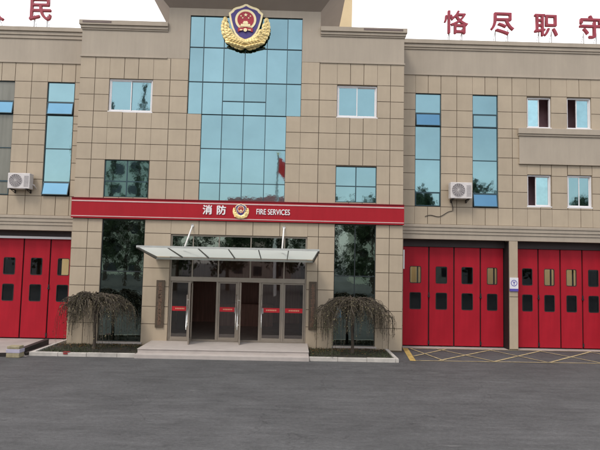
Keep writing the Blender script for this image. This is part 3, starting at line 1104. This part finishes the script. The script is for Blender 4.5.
def bay_leaf(x0, x1, z0, z1, wx=.46, latch=0, label=None):
    w = x1 - x0 - .056
    key = (round(w, 3), z0, z1)
    c_ = w / 2
    wn = [(c_ - wx / 2, c_ + wx / 2, 2.49, 3.17), (c_ - wx / 2, c_ + wx / 2, 1.46, 2.13)]
    if key not in cache:
        cache[key] = leaf_mesh(w, z0, z1, wn)
    o_ = bpy.data.objects.new('bay_door', cache[key])
    col.objects.link(o_)
    o_.parent = station
    o_.location = (x0 + .028, DY, 0)
    for r_ in wn:
        q = MB()
        q.poly([(r_[0] - .01, .024, r_[2] - .01), (r_[1] + .01, .024, r_[2] - .01), (r_[1] + .01, .024, r_[3] + .01), (r_[0] - .01, .024, r_[3] + .01)])
        q.build('vision_pane', PANE, o_)
        # rubber gasket round the pane
        P0 = rrect(*r_, .06)
        P1 = rrect(r_[0] + .025, r_[1] - .025, r_[2] + .025, r_[3] - .025, .045)
        q = MB()
        n = len(P0)
        for i in range(n):
            j = (i + 1) % n
            q.poly([(P0[i][0], -.006, P0[i][1]), (P0[j][0], -.006, P0[j][1]), (P1[j][0], -.003, P1[j][1]), (P1[i][0], -.003, P1[i][1])])
            q.poly([(P1[i][0], -.003, P1[i][1]), (P1[j][0], -.003, P1[j][1]), (P1[j][0], .024, P1[j][1]), (P1[i][0], .024, P1[i][1])])
        q.build('gasket', BLACK, o_)
    if latch:
        q = MB()
        lx = w + .028 if latch > 0 else -.028
        q.tube([(lx, -.001, 1.98), (lx, -.03, 1.98)], .045, 14)
        q.box(lx - .028, lx + .028, -.022, -.002, 2.03, 2.13)
        q.build('latch', BLACK, o_)
        q = MB()
        q.box(lx - .03, lx + .03, -.024, -.002, .10, .24)
        q.build('floor_bolt', BLACK, o_)
    return o_
zt = 3.94
# dark backing seen in the joints between leaves, header beam
for bx0, bx1, xs in ((-10.74, -6.45, [-10.74, -9.665, -8.59, -7.54, -6.47]),
                     (6.40, 10.62, [6.42, 7.49, 8.50, 9.56, 10.50]),
                     (10.80, 14.75, [11.0, 11.89, 12.78, 13.67, 14.56])):
    for i, (a_, b_) in enumerate(zip(xs, xs[1:])):
        wx = .46 if b_ - a_ > 1 else .42
        bay_leaf(a_, b_, .05, zt, wx, latch=1 if i in (0, 2) else 0)
    mb = MB()
    mb.box(bx0, bx1, DY - .06, DY + .10, zt + .012, 4.42)
    mb.build('door_header', HEADER, station)
    mb = MB()
    for x in xs:
        mb.box(x - .07, x + .07, DY + .056, DY + .075, .03, zt)
    mb.build('door_joint_seal', BLACK, station)
mb = MB()
mb.box(-10.74, -6.47, DY - .12, DY - .062, zt - .02, zt + .07)
mb.build('door_track', WHITEF, station)
mb = MB()
mb.box(10.508, 10.526, WY + .03, DY - .04, .0, 4.2)
mb.build('dark_jamb_strip', BLACK, station)  # added dark strip covering the right reveal of the first right bay
for x0, x1 in ((10.50, 10.56), (10.86, 10.99)):
    mb = MB()
    mb.box(x0, x1, DY - .03, DY + .05, .0, zt)
    mb.build('door_jamb', BLACK, station)

# ------------------------------------------------------------------ sign band
sign = thing('fire_sign', 'long red sign band with white fire services lettering above the entrance', 'sign', (0, -.02, 5.05))
def place(ob, x=0, y=.02, z=-5.05):
    ob.parent = sign
    return ob
mb = MB()
mb.box(-6.16, 6.15, -.09, -.004, 4.69, 5.42)
ob = mb.build('board', BANDRED, sign); ob.location = (0, .02, -5.05)
for z0, z1 in ((5.30, 5.345), (4.745, 4.775)):
    mb = MB()
    mb.box(-6.15, 6.14, -.102, -.092, z0, z1)
    ob = mb.build('trim', TRIM, sign); ob.location = (0, .02, -5.05)
mb = MB()
mb.box(-6.16, 6.15, -.12, -.004, 5.42, 5.445)
ob = mb.build('top_cap', mat('sign_cap', (.20, .012, .02), .5), sign); ob.location = (0, .02, -5.05)
for ch, x in (('消', -1.155), ('防', -.635)):
    text_mesh('lettering', ch, LETTER, sign, x, -.088, 5.085 - 5.05, .365, .012, .011)
text_mesh('lettering', 'FIRE SERVICES', LETTER, sign, 1.28, -.088, 5.055 - 5.05, .29, .010, .004, sx=.70)

# ---- emblem builder (shield in a gold wreath)
def star_pts(cx_, cz_, r, n=5, inner=.42):
    P = []
    for i in range(2 * n):
        a_ = R(90) + math.pi * i / n
        q = r if i % 2 == 0 else r * inner
        P.append((cx_ + q * math.cos(a_), cz_ + q * math.sin(a_)))
    return P
def circle(cx_, cz_, r, n=36):
    return [(cx_ + r * math.cos(2 * math.pi * i / n), cz_ + r * math.sin(2 * math.pi * i / n)) for i in range(n)]
SH = [(0, .92), (.13, .84), (.28, .78), (.42, .745), (.52, .69), (.58, .60), (.66, .54), (.70, .50), (.645, .20), (.56, -.10), (.44, -.36), (.27, -.55), (0, -.68)]
def shield_outline(s):
    half = [(x * s, z * s) for x, z in SH]
    return [half[-1]] + [(x, z) for x, z in half[-2:0:-1]] + [half[0]] + [(-x, z) for x, z in half[1:-1]]
def make_emblem(root, s, y, x, z, simple=False):
    """x,z centre; y front of wall behind"""
    def add(name, mb_, m_):
        ob_ = mb_.build(name, m_, root, bevel=0)
        ob_.location = (x, y, z)
        return ob_
    mb_ = MB(); mb_.prism(shield_outline(1.0 * s), -.10 * s, -.02 * s); add('shield_rim', mb_, PALEGOLD)
    inner = [(px * .87, (pz - .08 * s) * .87 + .08 * s) for px, pz in shield_outline(1.0 * s)]
    mb_ = MB(); mb_.prism(inner, -.115 * s, -.102 * s); add('shield_field', mb_, NAVY)
    mb_ = MB(); mb_.prism(circle(.0, .22 * s, .43 * s), -.14 * s, -.117 * s); add('gold_ring', mb_, PALEGOLD)
    mb_ = MB(); mb_.prism(circle(.0, .22 * s, .335 * s), -.155 * s, -.142 * s); add('red_disc', mb_, EMRED)
    mb_ = MB()
    mb_.prism(star_pts(0, .41 * s, .085 * s), -.168 * s, -.157 * s)
    for q, (px, pz) in enumerate(((-.19, .36), (-.12, .28), (.12, .28), (.19, .36))):
        mb_.prism(star_pts(px * s, pz * s, .042 * s), -.168 * s, -.157 * s)
    # gate with two roofs on its base
    for x0, x1, z0, z1 in ((-.08, .08, .10, .15), (-.11, .11, .075, .10), (-.10, .10, .035, .075), (-.19, .19, -.045, .028), (-.24, .24, -.085, -.048)):
        mb_.box(x0 * s, x1 * s, -.168 * s, -.157 * s, z0 * s, z1 * s)
    add('stars_and_gate', mb_, PALEGOLD)
    mb_ = MB()
    mb_.prism([(-.30 * s, -.30 * s), (-.10 * s, -.23 * s), (0, -.21 * s), (.10 * s, -.23 * s), (.30 * s, -.30 * s), (.30 * s, -.14 * s), (.16 * s, -.125 * s), (-.16 * s, -.125 * s), (-.30 * s, -.14 * s)], -.165 * s, -.143 * s)
    add('ribbon', mb_, EMRED)
    mb_ = MB()
    mb_.prism(circle(0, -.225 * s, .075 * s, 14), -.18 * s, -.166 * s)
    for px in (-.17, .17):
        mb_.box((px - .055) * s, (px + .055) * s, -.176 * s, -.166 * s, -.245 * s, -.20 * s)
    add('gear', mb_, PALEGOLD)
    # wreath: overlapping sprays of leaf lobes rising on both sides
    mb_ = MB()
    rr = random.Random(5)
    def lobe(cx_, cz_, ang, ln, wd, yy):
        P = []
        n = 10
        c_, s_ = math.cos(ang), math.sin(ang)
        top = []
        for i in range(n):
            t_ = 2 * math.pi * i / n
            u_, v_ = math.cos(t_) * ln / 2, math.sin(t_) * wd / 2
            P.append((cx_ + u_ * c_ - v_ * s_, yy, cz_ + u_ * s_ + v_ * c_))
        k = len(mb_.v)
        mb_.v += P + [(cx_, yy - .055 * s, cz_)]
        mb_.v += [(p_[0], yy + .05 * s, p_[2]) for p_ in P]
        for i in range(n):
            j = (i + 1) % n
            mb_.f.append((k + i, k + j, k + n)); mb_.m.append(0)
            mb_.f.append((k + i, k + n + 1 + i, k + n + 1 + j, k + j)); mb_.m.append(0)
    for sd in (-1, 1):
        for row, (rad, cnt, y_) in enumerate(((.86, 11, -.06), (.74, 11, -.10), (.62, 8, -.14))):
            a0, a1 = ((-80, 22), (-84, 6), (-86, -18))[row]
            for i in range(cnt):
                a_ = a0 + (a1 - a0) * i / (cnt - 1)
                ar = R(a_)
                px = sd * (rad + .06) * math.cos(ar)
                pz = -.08 + rad * .98 * math.sin(ar)
                tang = ar + math.pi / 2 - R(28)
                if sd < 0:
                    tang = math.pi - tang
                ln = (.30 - .004 * i) * (1 if row < 2 else .85)
                lobe(px * s * (.985 if row == 0 else .96), pz * s, tang, ln * s, .20 * s, (y_ + rr.uniform(-.01, .01)) * s)
    # crossing stems at the foot
    for sd in (-1, 1):
        for k in range(5):
            lobe(sd * (.12 + .13 * k) * s, (-.90 + .035 * k) * s, (R(12) if sd > 0 else math.pi - R(12)), .34 * s, .13 * s, -.16 * s)
            lobe(sd * (.05 + .12 * k) * s, (-.76 + .03 * k) * s, (R(-20) if sd > 0 else math.pi + R(20)), .30 * s, .11 * s, -.17 * s)
    add('wreath', mb_, GOLD)
emb = thing('emblem', 'large gold wreathed emblem with blue shield and red disc on the tower', 'emblem', (0.06, -.05, 12.1))
make_emblem(emb, .93, 0, 0, .02)
mb = MB()
mb.box(-.5, .5, -.02, .075, -.6, -.5); mb.box(-.5, .5, -.02, .075, .3, .4)
mb.build('mounting_bracket', IRON, emb)
make_emblem(sign, .30, -.072, .085, 5.075 - 5.05)

# ------------------------------------------------------------------ rooftop characters
def roof_char(ch, x, z, label, size=1.02):
    o_ = text_mesh('rooftop_character', ch, CHARRED, None, x, WY + .25, z, size, .05, .016)
    tag(o_, label, 'sign letter', 'red characters standing on the roof')
    zb = min(v.co.z for v in o_.data.vertices)
    for dx in (-.26, .26):
        p_ = MB()
        p_.tube([(dx, .07, zb + .25), (dx, .07, 12.2 - z)], .02, 6)
        p_.tube([(dx, .07, zb + .22), (dx, .55, 12.0 - z)], .012, 6)
        p_.build('support_post', POSTM, o_)
    return o_
roof_char('人', -10.27, 13.12, 'red rooftop character of two strokes cut by the left picture edge', .98)
roof_char('民', -8.37, 13.18, 'red rooftop character with three horizontal bars above the left bay')
roof_char('恪', 8.50, 13.14, 'red rooftop character of two halves nearest the tower, above the right air conditioner')
roof_char('尽', 10.40, 13.13, 'red rooftop character with two dots at its foot, second right of the tower')
roof_char('职', 12.20, 13.12, 'red rooftop character with a ladder shaped left half above the right windows')
roof_char('守', 14.05, 13.10, 'red rooftop character with a roof shaped top at the right picture edge')

# ------------------------------------------------------------------ air conditioners
def aircon(x, z, label, w=.92, h=.63):
    t_ = thing('air_conditioner', label, 'air conditioner', (x, WY - .03, z), 'outdoor air conditioner units on the wings')
    mb_ = MB()
    mb_.box(0, w, -.36, -.06, 0, h)
    mb_.build('casing', ACW, t_, bevel=.02)
    fx, fz, fr = w * .36, h * .52, h * .40
    mb_ = MB()
    mb_.prism(circle(fx, fz, fr, 32), -.366, -.361)
    fan = mb_.build('fan_disc', ACG, t_)
    mb_ = MB()
    for rr_ in (fr, fr * .82, fr * .64, fr * .46, fr * .28):
        mb_.tube([(fx + rr_ * math.cos(2 * math.pi * i / 28), -.375, fz + rr_ * math.sin(2 * math.pi * i / 28)) for i in range(29)], .006, 5, cap=False)
    for i in range(8):
        a_ = i * math.pi / 8
        mb_.tube([(fx - fr * math.cos(a_), -.38, fz - fr * math.sin(a_)), (fx + fr * math.cos(a_), -.38, fz + fr * math.sin(a_))], .005, 5)
    mb_.build('fan_grille', ACW, t_)
    mb_ = MB()
    for i in range(9):
        mb_.box(w * .74, w * .95, -.368, -.361, h * .15 + i * h * .08, h * .15 + i * h * .08 + .012)
    mb_.build('louvre', ACG, t_)
    for bx in (.12, w - .12):
        mb_ = MB()
        mb_.box(bx - .02, bx + .02, -.40, .02, -.04, -.002)
        mb_.box(bx - .02, bx + .02, -.01, .02, -.14, -.042)
        mb_.tube([(bx, -.30, -.04), (bx, 0, -.13)], .012, 6)
        mb_.build('bracket', IRON, t_)
    mb_ = MB()
    mb_.tube([(w - .02, -.15, h * .3), (w + .05, -.12, h * .3), (w + .06, -.06, h * .22), (w + .06, .0, h * .15), (w + .06, .05, h * .12)], .025, 8)
    mb_.build('pipe', ACW, t_, smooth=True)
    return t_
aircon(-8.93, 5.80, 'white outdoor air conditioner between the blue strip windows on the left wing', .84, .60)
aircon(8.10, 5.82, 'white outdoor air conditioner between the blue strip windows on the right wing', .84)
mb = MB()
pts = []
for i in range(25):
    t_ = i / 24
    pts.append((7.2 + 1.1 * t_, WY - .02, 5.12 + .22 * t_ ** 2 + .05 * math.sin(t_ * 9)))
pts += [(8.30, WY - .02, 5.5), (8.24, WY - .03, 5.75)]
mb.tube(pts, .012, 6)
tag(mb.build('cable', IRON), 'thin dark cable sagging below the right wing air conditioner', 'cable')

# ------------------------------------------------------------------ plaques by the entrance
def plaque(x0, x1, z0, z1, label):
    t_ = thing('plaque', label, 'plaque', ((x0 + x1) / 2, -.01, z0), 'vertical plaques beside the entrance')
    w = x1 - x0
    h = z1 - z0
    mb_ = MB()
    mb_.box(-w / 2, w / 2, -.05, .006, 0, h)
    mb_.build('board', PLAQUE, t_, bevel=.006)
    mb_ = MB()
    rr_ = random.Random(int(x0 * 100))
    n = 11
    for i in range(n):
        cz_ = h * (.06 + .88 * (i + .5) / n)
        s_ = w * .30
        for k in range(4):
            zz_ = cz_ - s_ * .8 + k * s_ * .5
            a_, b_ = rr_.uniform(-1, -.3) * s_, rr_.uniform(.3, 1) * s_
            mb_.box(a_, b_, -.056, -.051, zz_, zz_ + .014)
        for k in range(2):
            xx_ = rr_.uniform(-.7, .6) * s_
            mb_.box(xx_, xx_ + .014, -.059, -.0565, cz_ - s_ * .8, cz_ + s_ * .8)
    mb_.build('raised_marks', PLAQUEC, t_)
plaque(-2.93, -2.63, .74, 2.46, 'dark bronze vertical plaque on the pier left of the glass doors')
plaque(2.67, 2.95, .76, 2.52, 'dark bronze vertical plaque on the pier right of the glass doors')

# small white sign between the right bays
t_ = thing('wall_sign', 'small white sign with blue ring and blue base on the pillar between bay doors', 'sign', (10.70, WY - .01, 2.27))
mb = MB(); mb.box(-.165, .165, -.03, .006, .10, .53); mb.build('panel', SIGNW, t_)
mb = MB(); mb.box(-.165, .165, -.032, .006, 0, .098); mb.build('blue_base', SIGNB, t_)
mb = MB()
cxs, czs, ro, ri = 0, .32, .125, .10
n = 28
for i in range(n):
    a_, b_ = 2 * math.pi * i / n, 2 * math.pi * (i + 1) / n
    mb.poly([(cxs + ri * math.cos(a_), -.034, czs + ri * math.sin(a_)), (cxs + ro * math.cos(a_), -.034, czs + ro * math.sin(a_)),
             (cxs + ro * math.cos(b_), -.034, czs + ro * math.sin(b_)), (cxs + ri * math.cos(b_), -.034, czs + ri * math.sin(b_))])
mb.prism([(-.012, .25), (.012, .25), (.012, .31), (.055, .375), (.03, .39), (0, .34), (-.03, .39), (-.055, .375), (-.012, .31)], -.036, -.031)
mb.build('ring_symbol', SIGNB, t_)
# little white box on the jamb of the first right bay
mb = MB()
mb.box(6.372, 6.43, 1.06, 1.30, 3.05, 3.80)
tag(mb.build('switch_box', WHITEF, bevel=.006), 'narrow white box on the jamb left of the first right bay', 'box')
# light blue rectangle on the right hand glazing
mb = MB()
mb.box(3.66, 3.90, .040, .0455, 1.22, 1.62, 0)
tag(mb.build('rectangle', RECTBLUE), 'light blue poster on the dark glass behind the right weeping tree', 'rectangle')

# ------------------------------------------------------------------ clutter at the left kerb
t_ = thing('barrier_block', 'worn cream block with pale lavender band by the left kerb', 'block', (-6.82, -2.2, 0))
mb = MB(); mb.box(-.20, .22, -.16, .16, 0, .15); mb.box(-.19, .20, -.15, .15, .27, .36); mb.build('body', BLOCKY, t_, bevel=.015)
mb = MB(); mb.box(-.205, .225, -.165, .165, .151, .268); mb.build('band', LAVENDER, t_, bevel=.008)
def bar(label, a_, b_, w, h):
    a_, b_ = Vector(a_), Vector(b_)
    d_ = (b_ - a_)
    mb_ = MB()
    mb_.box(-w / 2, w / 2, 0, d_.length, 0, h)
    mb_.box(-w / 2 - .012, w / 2 + .012, .0, d_.length, h + .001, h + .016)
    o_ = mb_.build('steel_bar', IRON, bevel=.006)
    o_.location = a_
    o_.rotation_euler = (0, 0, math.atan2(d_.y, d_.x) - math.pi / 2)
    tag(o_, label, 'bar', 'dark steel bars lying by the left kerb')
bar('thick dark steel bar lying between the cream block and the left bay', (-6.83, -1.9, .012), (-6.95, .25, .012), .16, .17)
bar('thin dark steel bar lying along the kerb right of the cream block', (-6.60, -1.95, .012), (-6.62, -.35, .012), .07, .07)
bar('dark steel bar running off the left picture edge', (-7.12, -2.12, .012), (-8.4, -2.25, .012), .09, .08)
mb = MB()
for i in range(5):
    x = -5.42 + i * .045
    mb.poly([(x, -1.965 + random.uniform(-.01, .01), .135), (x + .05, -1.955, .13 + random.uniform(0, .02)), (x + .05, -1.86, .137), (x, -1.85, .14 + random.uniform(0, .02))])
mb.box(-5.38, -5.24, -1.972, -1.960, .07, .12)
tag(mb.build('red_rag', mat('rag_red', (.26, .03, .03), .9)), 'small red rag lying on the pale kerb under the left weeping tree', 'rag')

# ------------------------------------------------------------------ weeping trees
def weeping(x, y, zb, rad, top, seed, label, green):
    rr_ = random.Random(seed)
    t_ = thing('weeping_tree', label, 'tree', (x, y, zb), 'weeping trees beside the entrance')
    mb_ = MB()
    ht = top - .45
    mb_.tube([(0, 0, -.05), (.01, .0, .3), (-.015, .01, .8), (.01, 0, ht - .15), (0, 0, ht)], [.068, .052, .046, .05, .06], 10)
    mb_.build('trunk', BARK, t_, smooth=True)
    mb_ = MB()
    clumps = []
    vs_ = top - .62
    def dome(r_):
        q = min(.995, r_ / rad)
        return top - vs_ * .80 * (1 - math.sqrt(1 - q * q))
    nl = 15
    for i in range(nl):
        a_ = 2 * math.pi * (i + rr_.uniform(-.38, .38)) / nl
        rm = rad * rr_.uniform(.50, .93)
        sag = rr_.uniform(.0, .16)
        pts_ = []
        for k in range(8):
            u_ = k / 7
            r_ = rm * u_
            f_ = min(1, u_ / .34)
            f_ = f_ * f_ * (3 - 2 * f_)
            z_ = (ht - .06) * (1 - f_) + (dome(r_) - sag - .03) * f_
            wob = rr_.uniform(-.09, .09) * (k > 0)
            pts_.append((math.cos(a_ + wob) * r_, math.sin(a_ + wob) * r_, z_))
        mb_.tube(pts_, [.034 * (1 - .74 * k / 7) for k in range(8)], 6)
        for k in (2, 3, 4, 5, 6, 7, 7):
            clumps.append((Vector(pts_[k]), a_ + rr_.uniform(-.3, .3), rr_.uniform(.45, 1.25)))
        # forked side branch
        if rr_.random() < .8:
            k0 = rr_.choice((2, 3, 4))
            b0 = Vector(pts_[k0])
            a2 = a_ + rr_.choice((-1, 1)) * rr_.uniform(.4, .8)
            l2 = rad * rr_.uniform(.25, .42)
            q_ = [b0]
            for k in range(1, 5):
                v_ = b0 + Vector((math.cos(a2), math.sin(a2), 0)) * l2 * k / 4
                r_ = min(math.hypot(v_.x, v_.y), rad * .97)
                v_.z = b0.z + (min(dome(r_) - .04, b0.z + .25) - b0.z) * k / 4
                q_.append(v_)
            mb_.tube(q_, [.016, .014, .011, .009, .006], 5)
            clumps += [(q_[2], a2, rr_.uniform(.5, 1.2)), (q_[4], a2, rr_.uniform(.6, 1.3))]
    mb_.build('limbs', BARK, t_, smooth=True)
    tw = MB()
    lv = MB()
    def leaf(p_, s_, mi):
        a_ = rr_.uniform(0, 6.28)
        tl_ = rr_.uniform(-.9, .3)
        dx, dy = math.cos(a_), math.sin(a_)
        q = (p_[0] + dx * s_, p_[1] + dy * s_, p_[2] + tl_ * s_)
        wx_, wy_ = -dy * s_ * .30, dx * s_ * .30
        mx_ = ((p_[0] + q[0]) / 2, (p_[1] + q[1]) / 2, (p_[2] + q[2]) / 2 + s_ * .06)
        lv.poly([p_, (mx_[0] + wx_, mx_[1] + wy_, mx_[2]), q, (mx_[0] - wx_, mx_[1] - wy_, mx_[2])], mi)
    for i in range(600):
        cc_, ca_, lenf = rr_.choice(clumps)
        b_ = cc_ + Vector((rr_.gauss(0, .055), rr_.gauss(0, .055), rr_.gauss(0, .02)))
        r0 = math.hypot(b_.x, b_.y) + 1e-6
        a_ = ca_ + rr_.gauss(0, .5)
        out = rr_.uniform(.05, .40)
        out = min(out, max(.02, rad * rr_.uniform(.90, 1.08) - r0))
        frac = min(1.0, (r0 + out) / rad)
        drop = lenf * (rr_.uniform(.20, .60) + rr_.uniform(.30, 1.0) * frac ** 1.8)
        up_ = rr_.uniform(.0, .07)
        sway = rr_.gauss(0, .06)
        pts_ = []
        for q in range(8):
            u_ = q / 7
            o_ = out * math.sin(min(1, u_ * 1.5) * math.pi / 2)
            z_ = b_.z + up_ * math.sin(min(1, u_ * 2.6) * math.pi) - drop * u_ ** 1.35
            pts_.append((b_.x + math.cos(a_) * o_ + sway * u_ * -math.sin(a_) + rr_.uniform(-.016, .016),
                         b_.y + math.sin(a_) * o_ + sway * u_ * math.cos(a_) + rr_.uniform(-.016, .016), max(.06, z_)))
        tw.tube(pts_, [.0085 - .0055 * q / 7 for q in range(8)], 3, cap=False)
        for q in range(1, 8):
            for _ in range(3):
                if rr_.random() < .62:
                    u_ = rr_.random()
                    p0, p1 = Vector(pts_[q - 1]), Vector(pts_[q])
                    gsel = 1 if (pts_[q][0] < -.55 and pts_[q][2] < 1.0 and rr_.random() < green) else 0
                    leaf(tuple(p0.lerp(p1, u_)), rr_.uniform(.032, .068), gsel)
    tw.build('twigs', TWIG, t_)
    lv.build('leaves', [LEAFB, LEAFG], t_)
    return t_
weeping(-4.80, -.85, .08, 1.40, 2.02, 3, 'brown weeping tree with mushroom crown left of the entrance steps', .0)
weeping(4.20, -.85, .08, 1.42, 2.06, 8, 'brown weeping tree with umbrella crown right of the entrance steps', .7)

# ------------------------------------------------------------------ building behind the parapet
t_ = thing('cream_building', 'tall cream rendered building rising behind the right parapet beside the tower', 'building', (3.6, 16, 0))
mb = MB()
mb.box(-3.4, 2.25, 0, 9, 0, 27)
mb.build('wall', CREAM, t_)
mb = MB()
mb.box(-3.5, 2.35, -.1, 9.1, 27, 27.4)
mb.build('roof', PLASTER, t_)
mb = MB()
for z in (18.95, 19.2):
    mb.box(-2.0, 2.2, -.25, -.22, z, z + .035)
for i in range(15):
    mb.box(-2.0 + i * .3, -1.97 + i * .3, -.25, -.22, 18.0, 18.95)
mb.build('railing', mat('rusty_railing', (.30, .22, .15), .7), t_)
# yard wall seen through the garage's rear windows
mb = MB()
mb.box(-16, 32, 20, 20.3, 0, 4.2)
tag(mb.build('yard_wall', CREAM), 'cream yard wall glimpsed through the panes of the red bay doors', 'wall')

# ------------------------------------------------------------------ across the road (seen mirrored in the glazing)
def crown_tree(seed, h, rad, name='street_tree'):
    rr_ = np.random.default_rng(seed)
    n = 2600
    mb_ = MB()
    mb_.tube([(0, 0, 0), (.06, 0, h * .25), (0, .05, h * .5), (.05, 0, h * .8)], [.2, .15, .11, .03], 8)
    for i in range(9):
        a_ = i * 2.4
        z_ = h * (.3 + .055 * i)
        mb_.tube([(0, 0, z_), (math.cos(a_) * rad * .45, math.sin(a_) * rad * .45, z_ + h * .12), (math.cos(a_) * rad * .85, math.sin(a_) * rad * .85, z_ + h * .16)], [.07, .045, .015], 5)
    tr = mb_
    cl = []
    for _ in range(34):
        u_ = rr_.uniform(0, 1)
        z_ = h * (.28 + .68 * u_)
        rr2 = rad * (0.95 * math.sin(math.pi * min(1, .18 + .80 * u_)) ** .8) * math.sqrt(rr_.uniform(.1, 1))
        a_ = rr_.uniform(0, 6.28)
        cl.append((math.cos(a_) * rr2, math.sin(a_) * rr2, z_, rad * rr_.uniform(.2, .42)))
    lf = MB()
    for i in range(n):
        c_ = cl[rr_.integers(len(cl))]
        d_ = rr_.normal(size=3)
        d_ /= np.linalg.norm(d_)
        p_ = np.array(c_[:3]) + d_ * c_[3] * rr_.uniform(.5, 1.05)
        s_ = rr_.uniform(.10, .26)
        a_, b_ = rr_.normal(size=3), rr_.normal(size=3)
        a_ /= np.linalg.norm(a_)
        b_ -= a_ * (a_ @ b_)
        b_ /= np.linalg.norm(b_)
        lf.poly([p_ - a_ * s_, p_ - b_ * s_ * .6, p_ + a_ * s_, p_ + b_ * s_ * .6])
    return tr, lf
protos = []
for sd, h_, r_ in ((1, 8.6, 2.9), (2, 9.4, 3.2), (3, 8.0, 2.7)):
    tr, lf = crown_tree(sd, h_, r_)
    t_ = thing('street_tree', '', 'tree')
    tr.build('trunk', BARK, t_, smooth=True)
    lf.build('crown', CROWN, t_)
    protos.append(t_)
spots = [(-31, -33, 1.2), (-25.5, -35, 1.1), (-20, -32.5, 1.1), (-14.8, -34, 1.08), (-9.6, -33, 1.05), (-4.6, -35, 1.08), (.6, -36.5, .98),
         (5.4, -36, 1.14), (10.2, -33.5, 1.2), (15.4, -34.5, 1.3), (21, -33, 1.25), (26.5, -35, 1.3), (33, -33, 1.2)]
for i, (x, y, s_) in enumerate(spots):
    src = protos[i % 3]
    if i < 3:
        o_ = src
    else:
        o_ = src.copy()
        col.objects.link(o_)
        for ch in src.children:
            c_ = ch.copy()
            col.objects.link(c_)
            c_.parent = o_
    o_.location = (x, y, 0)
    o_.scale = (s_, s_, s_)
    o_.rotation_euler = (0, 0, i * 1.7)
    o_['category'] = 'tree'
    o_['label'] = 'dark green tree across the road, mirrored in the ground floor glazing'
    o_['group'] = 'trees across the road'

def poplar(x, y, h, seed, label):
    rr_ = np.random.default_rng(seed)
    t_ = thing('poplar_tree', label, 'tree', (x, y, 0), 'poplars across the road')
    a_ = MB()
    a_.tube([(0, 0, 0), (.05, 0, h * .4), (0, .05, h * .75), (0, 0, h * .98)], [.22, .15, .09, .02], 8)
    a_.build('trunk', BARK, t_, smooth=True)
    lf = MB()
    for _ in range(900):
        u_ = rr_.uniform(.25, 1.0)
        ph = rr_.uniform(0, 6.28)
        rd = (.15 + 1.0 * math.sin(math.pi * min(1, (1.02 - u_) * 1.2)) ** .7) * math.sqrt(rr_.uniform(0, 1)) * (.6 + .4 * math.sin(u_ * 40 + seed))
        p_ = np.array([math.cos(ph) * rd, math.sin(ph) * rd, h * u_])
        v_, w_ = rr_.normal(size=3), rr_.normal(size=3)
        v_ /= np.linalg.norm(v_)
        w_ -= v_ * (v_ @ w_)
        w_ /= np.linalg.norm(w_)
        q = rr_.uniform(.12, .26)
        lf.poly([p_ - v_ * q, p_ - w_ * q * .6, p_ + v_ * q, p_ + w_ * q * .6])
    lf.build('crown', CROWN, t_)
poplar(-19.6, -42, 22.0, 4, 'slim poplar across the road, leftmost of those mirrored in the left upper window')
poplar(-16.2, -43, 24.5, 5, 'tallest poplar across the road, mirrored in the middle of the left upper window')
poplar(-14.6, -42, 21.0, 6, 'shorter poplar across the road, rightmost of those mirrored in the left upper window')

def far_building(x0, x1, y, h, m_, label, roof=False):
    t_ = thing('apartment_building', label, 'building', ((x0 + x1) / 2, y, 0))
    w = (x1 - x0) / 2
    mb_ = MB()
    mb_.box(-w, w, -10, 0, 0, h)
    mb_.build('wall', m_, t_)
    nf = int(h / 3)
    nw = max(3, int(2 * w / 3.2))
    for f_ in range(nf):
        for k in range(nw):
            xx_ = -w + (k + .5) * 2 * w / nw
            mb_ = MB()
            mb_.box(xx_ - .7, xx_ + .7, .004, .05, f_ * 3 + 1.0, f_ * 3 + 2.5)
            mb_.build('window', FARWIN, t_)
    mb_ = MB()
    if roof:
        mb_.poly([(-w - .4, -10.4, h), (w + .4, -10.4, h), (w + .4, -5, h + 2.2), (-w - .4, -5, h + 2.2)])
        mb_.poly([(-w - .4, .4, h), (w + .4, .4, h), (w + .4, -5, h + 2.2), (-w - .4, -5, h + 2.2)])
    else:
        mb_.box(-w - .2, w + .2, -10.2, .2, h, h + .5)
    mb_.build('roof', ROOFRED if roof else PLASTER, t_)
far_building(-33, -17, -60, 25.4, FARWALL, 'grey green apartment block across the road, mirrored in the left upper window')
far_building(-8, 1.5, -64, 11.5, FARPINK, 'pinkish low house with red roof across the road, mirrored in the glass front', True)
far_building(12, 30, -66, 11.5, FARWALL, 'pale low apartment block across the road, mirrored in the right glazing')

fp = thing('flagpole', 'white flagpole with limp red flag across the road, mirrored in the glass front', 'flagpole', (0.55, -28, 0))
mb = MB(); mb.tube([(0, 0, 0), (0, 0, 6), (0, 0, 13.0)], [.14, .13, .10], 12); mb.build('pole', WHITEF, fp, smooth=True)
mb = MB()
mb.tube([(0, 0, 13.0), (0, 0, 13.06), (0, 0, 13.14), (0, 0, 13.2)], [.05, .10, .10, .03], 12); mb.build('finial', GOLD, fp, smooth=True)
mb = MB()
nu, nv = 14, 12
idx = {}
for i in range(nu + 1):
    for j in range(nv + 1):
        u_, v_ = i / nu, j / nv
        x = .06 + 1.10 * u_
        y = .14 * math.sin(u_ * 11 + v_ * 1.5) * u_ ** .5
        z = 12.75 - 1.55 * v_ - 1.05 * u_ ** 1.15 + .05 * math.sin(u_ * 9)
        idx[i, j] = len(mb.v)
        mb.v.append((x, y, z))
for i in range(nu):
    for j in range(nv):
        mb.f.append((idx[i, j], idx[i + 1, j], idx[i + 1, j + 1], idx[i, j + 1])); mb.m.append(0)
mb.build('flag', FLAGRED, fp, smooth=True)
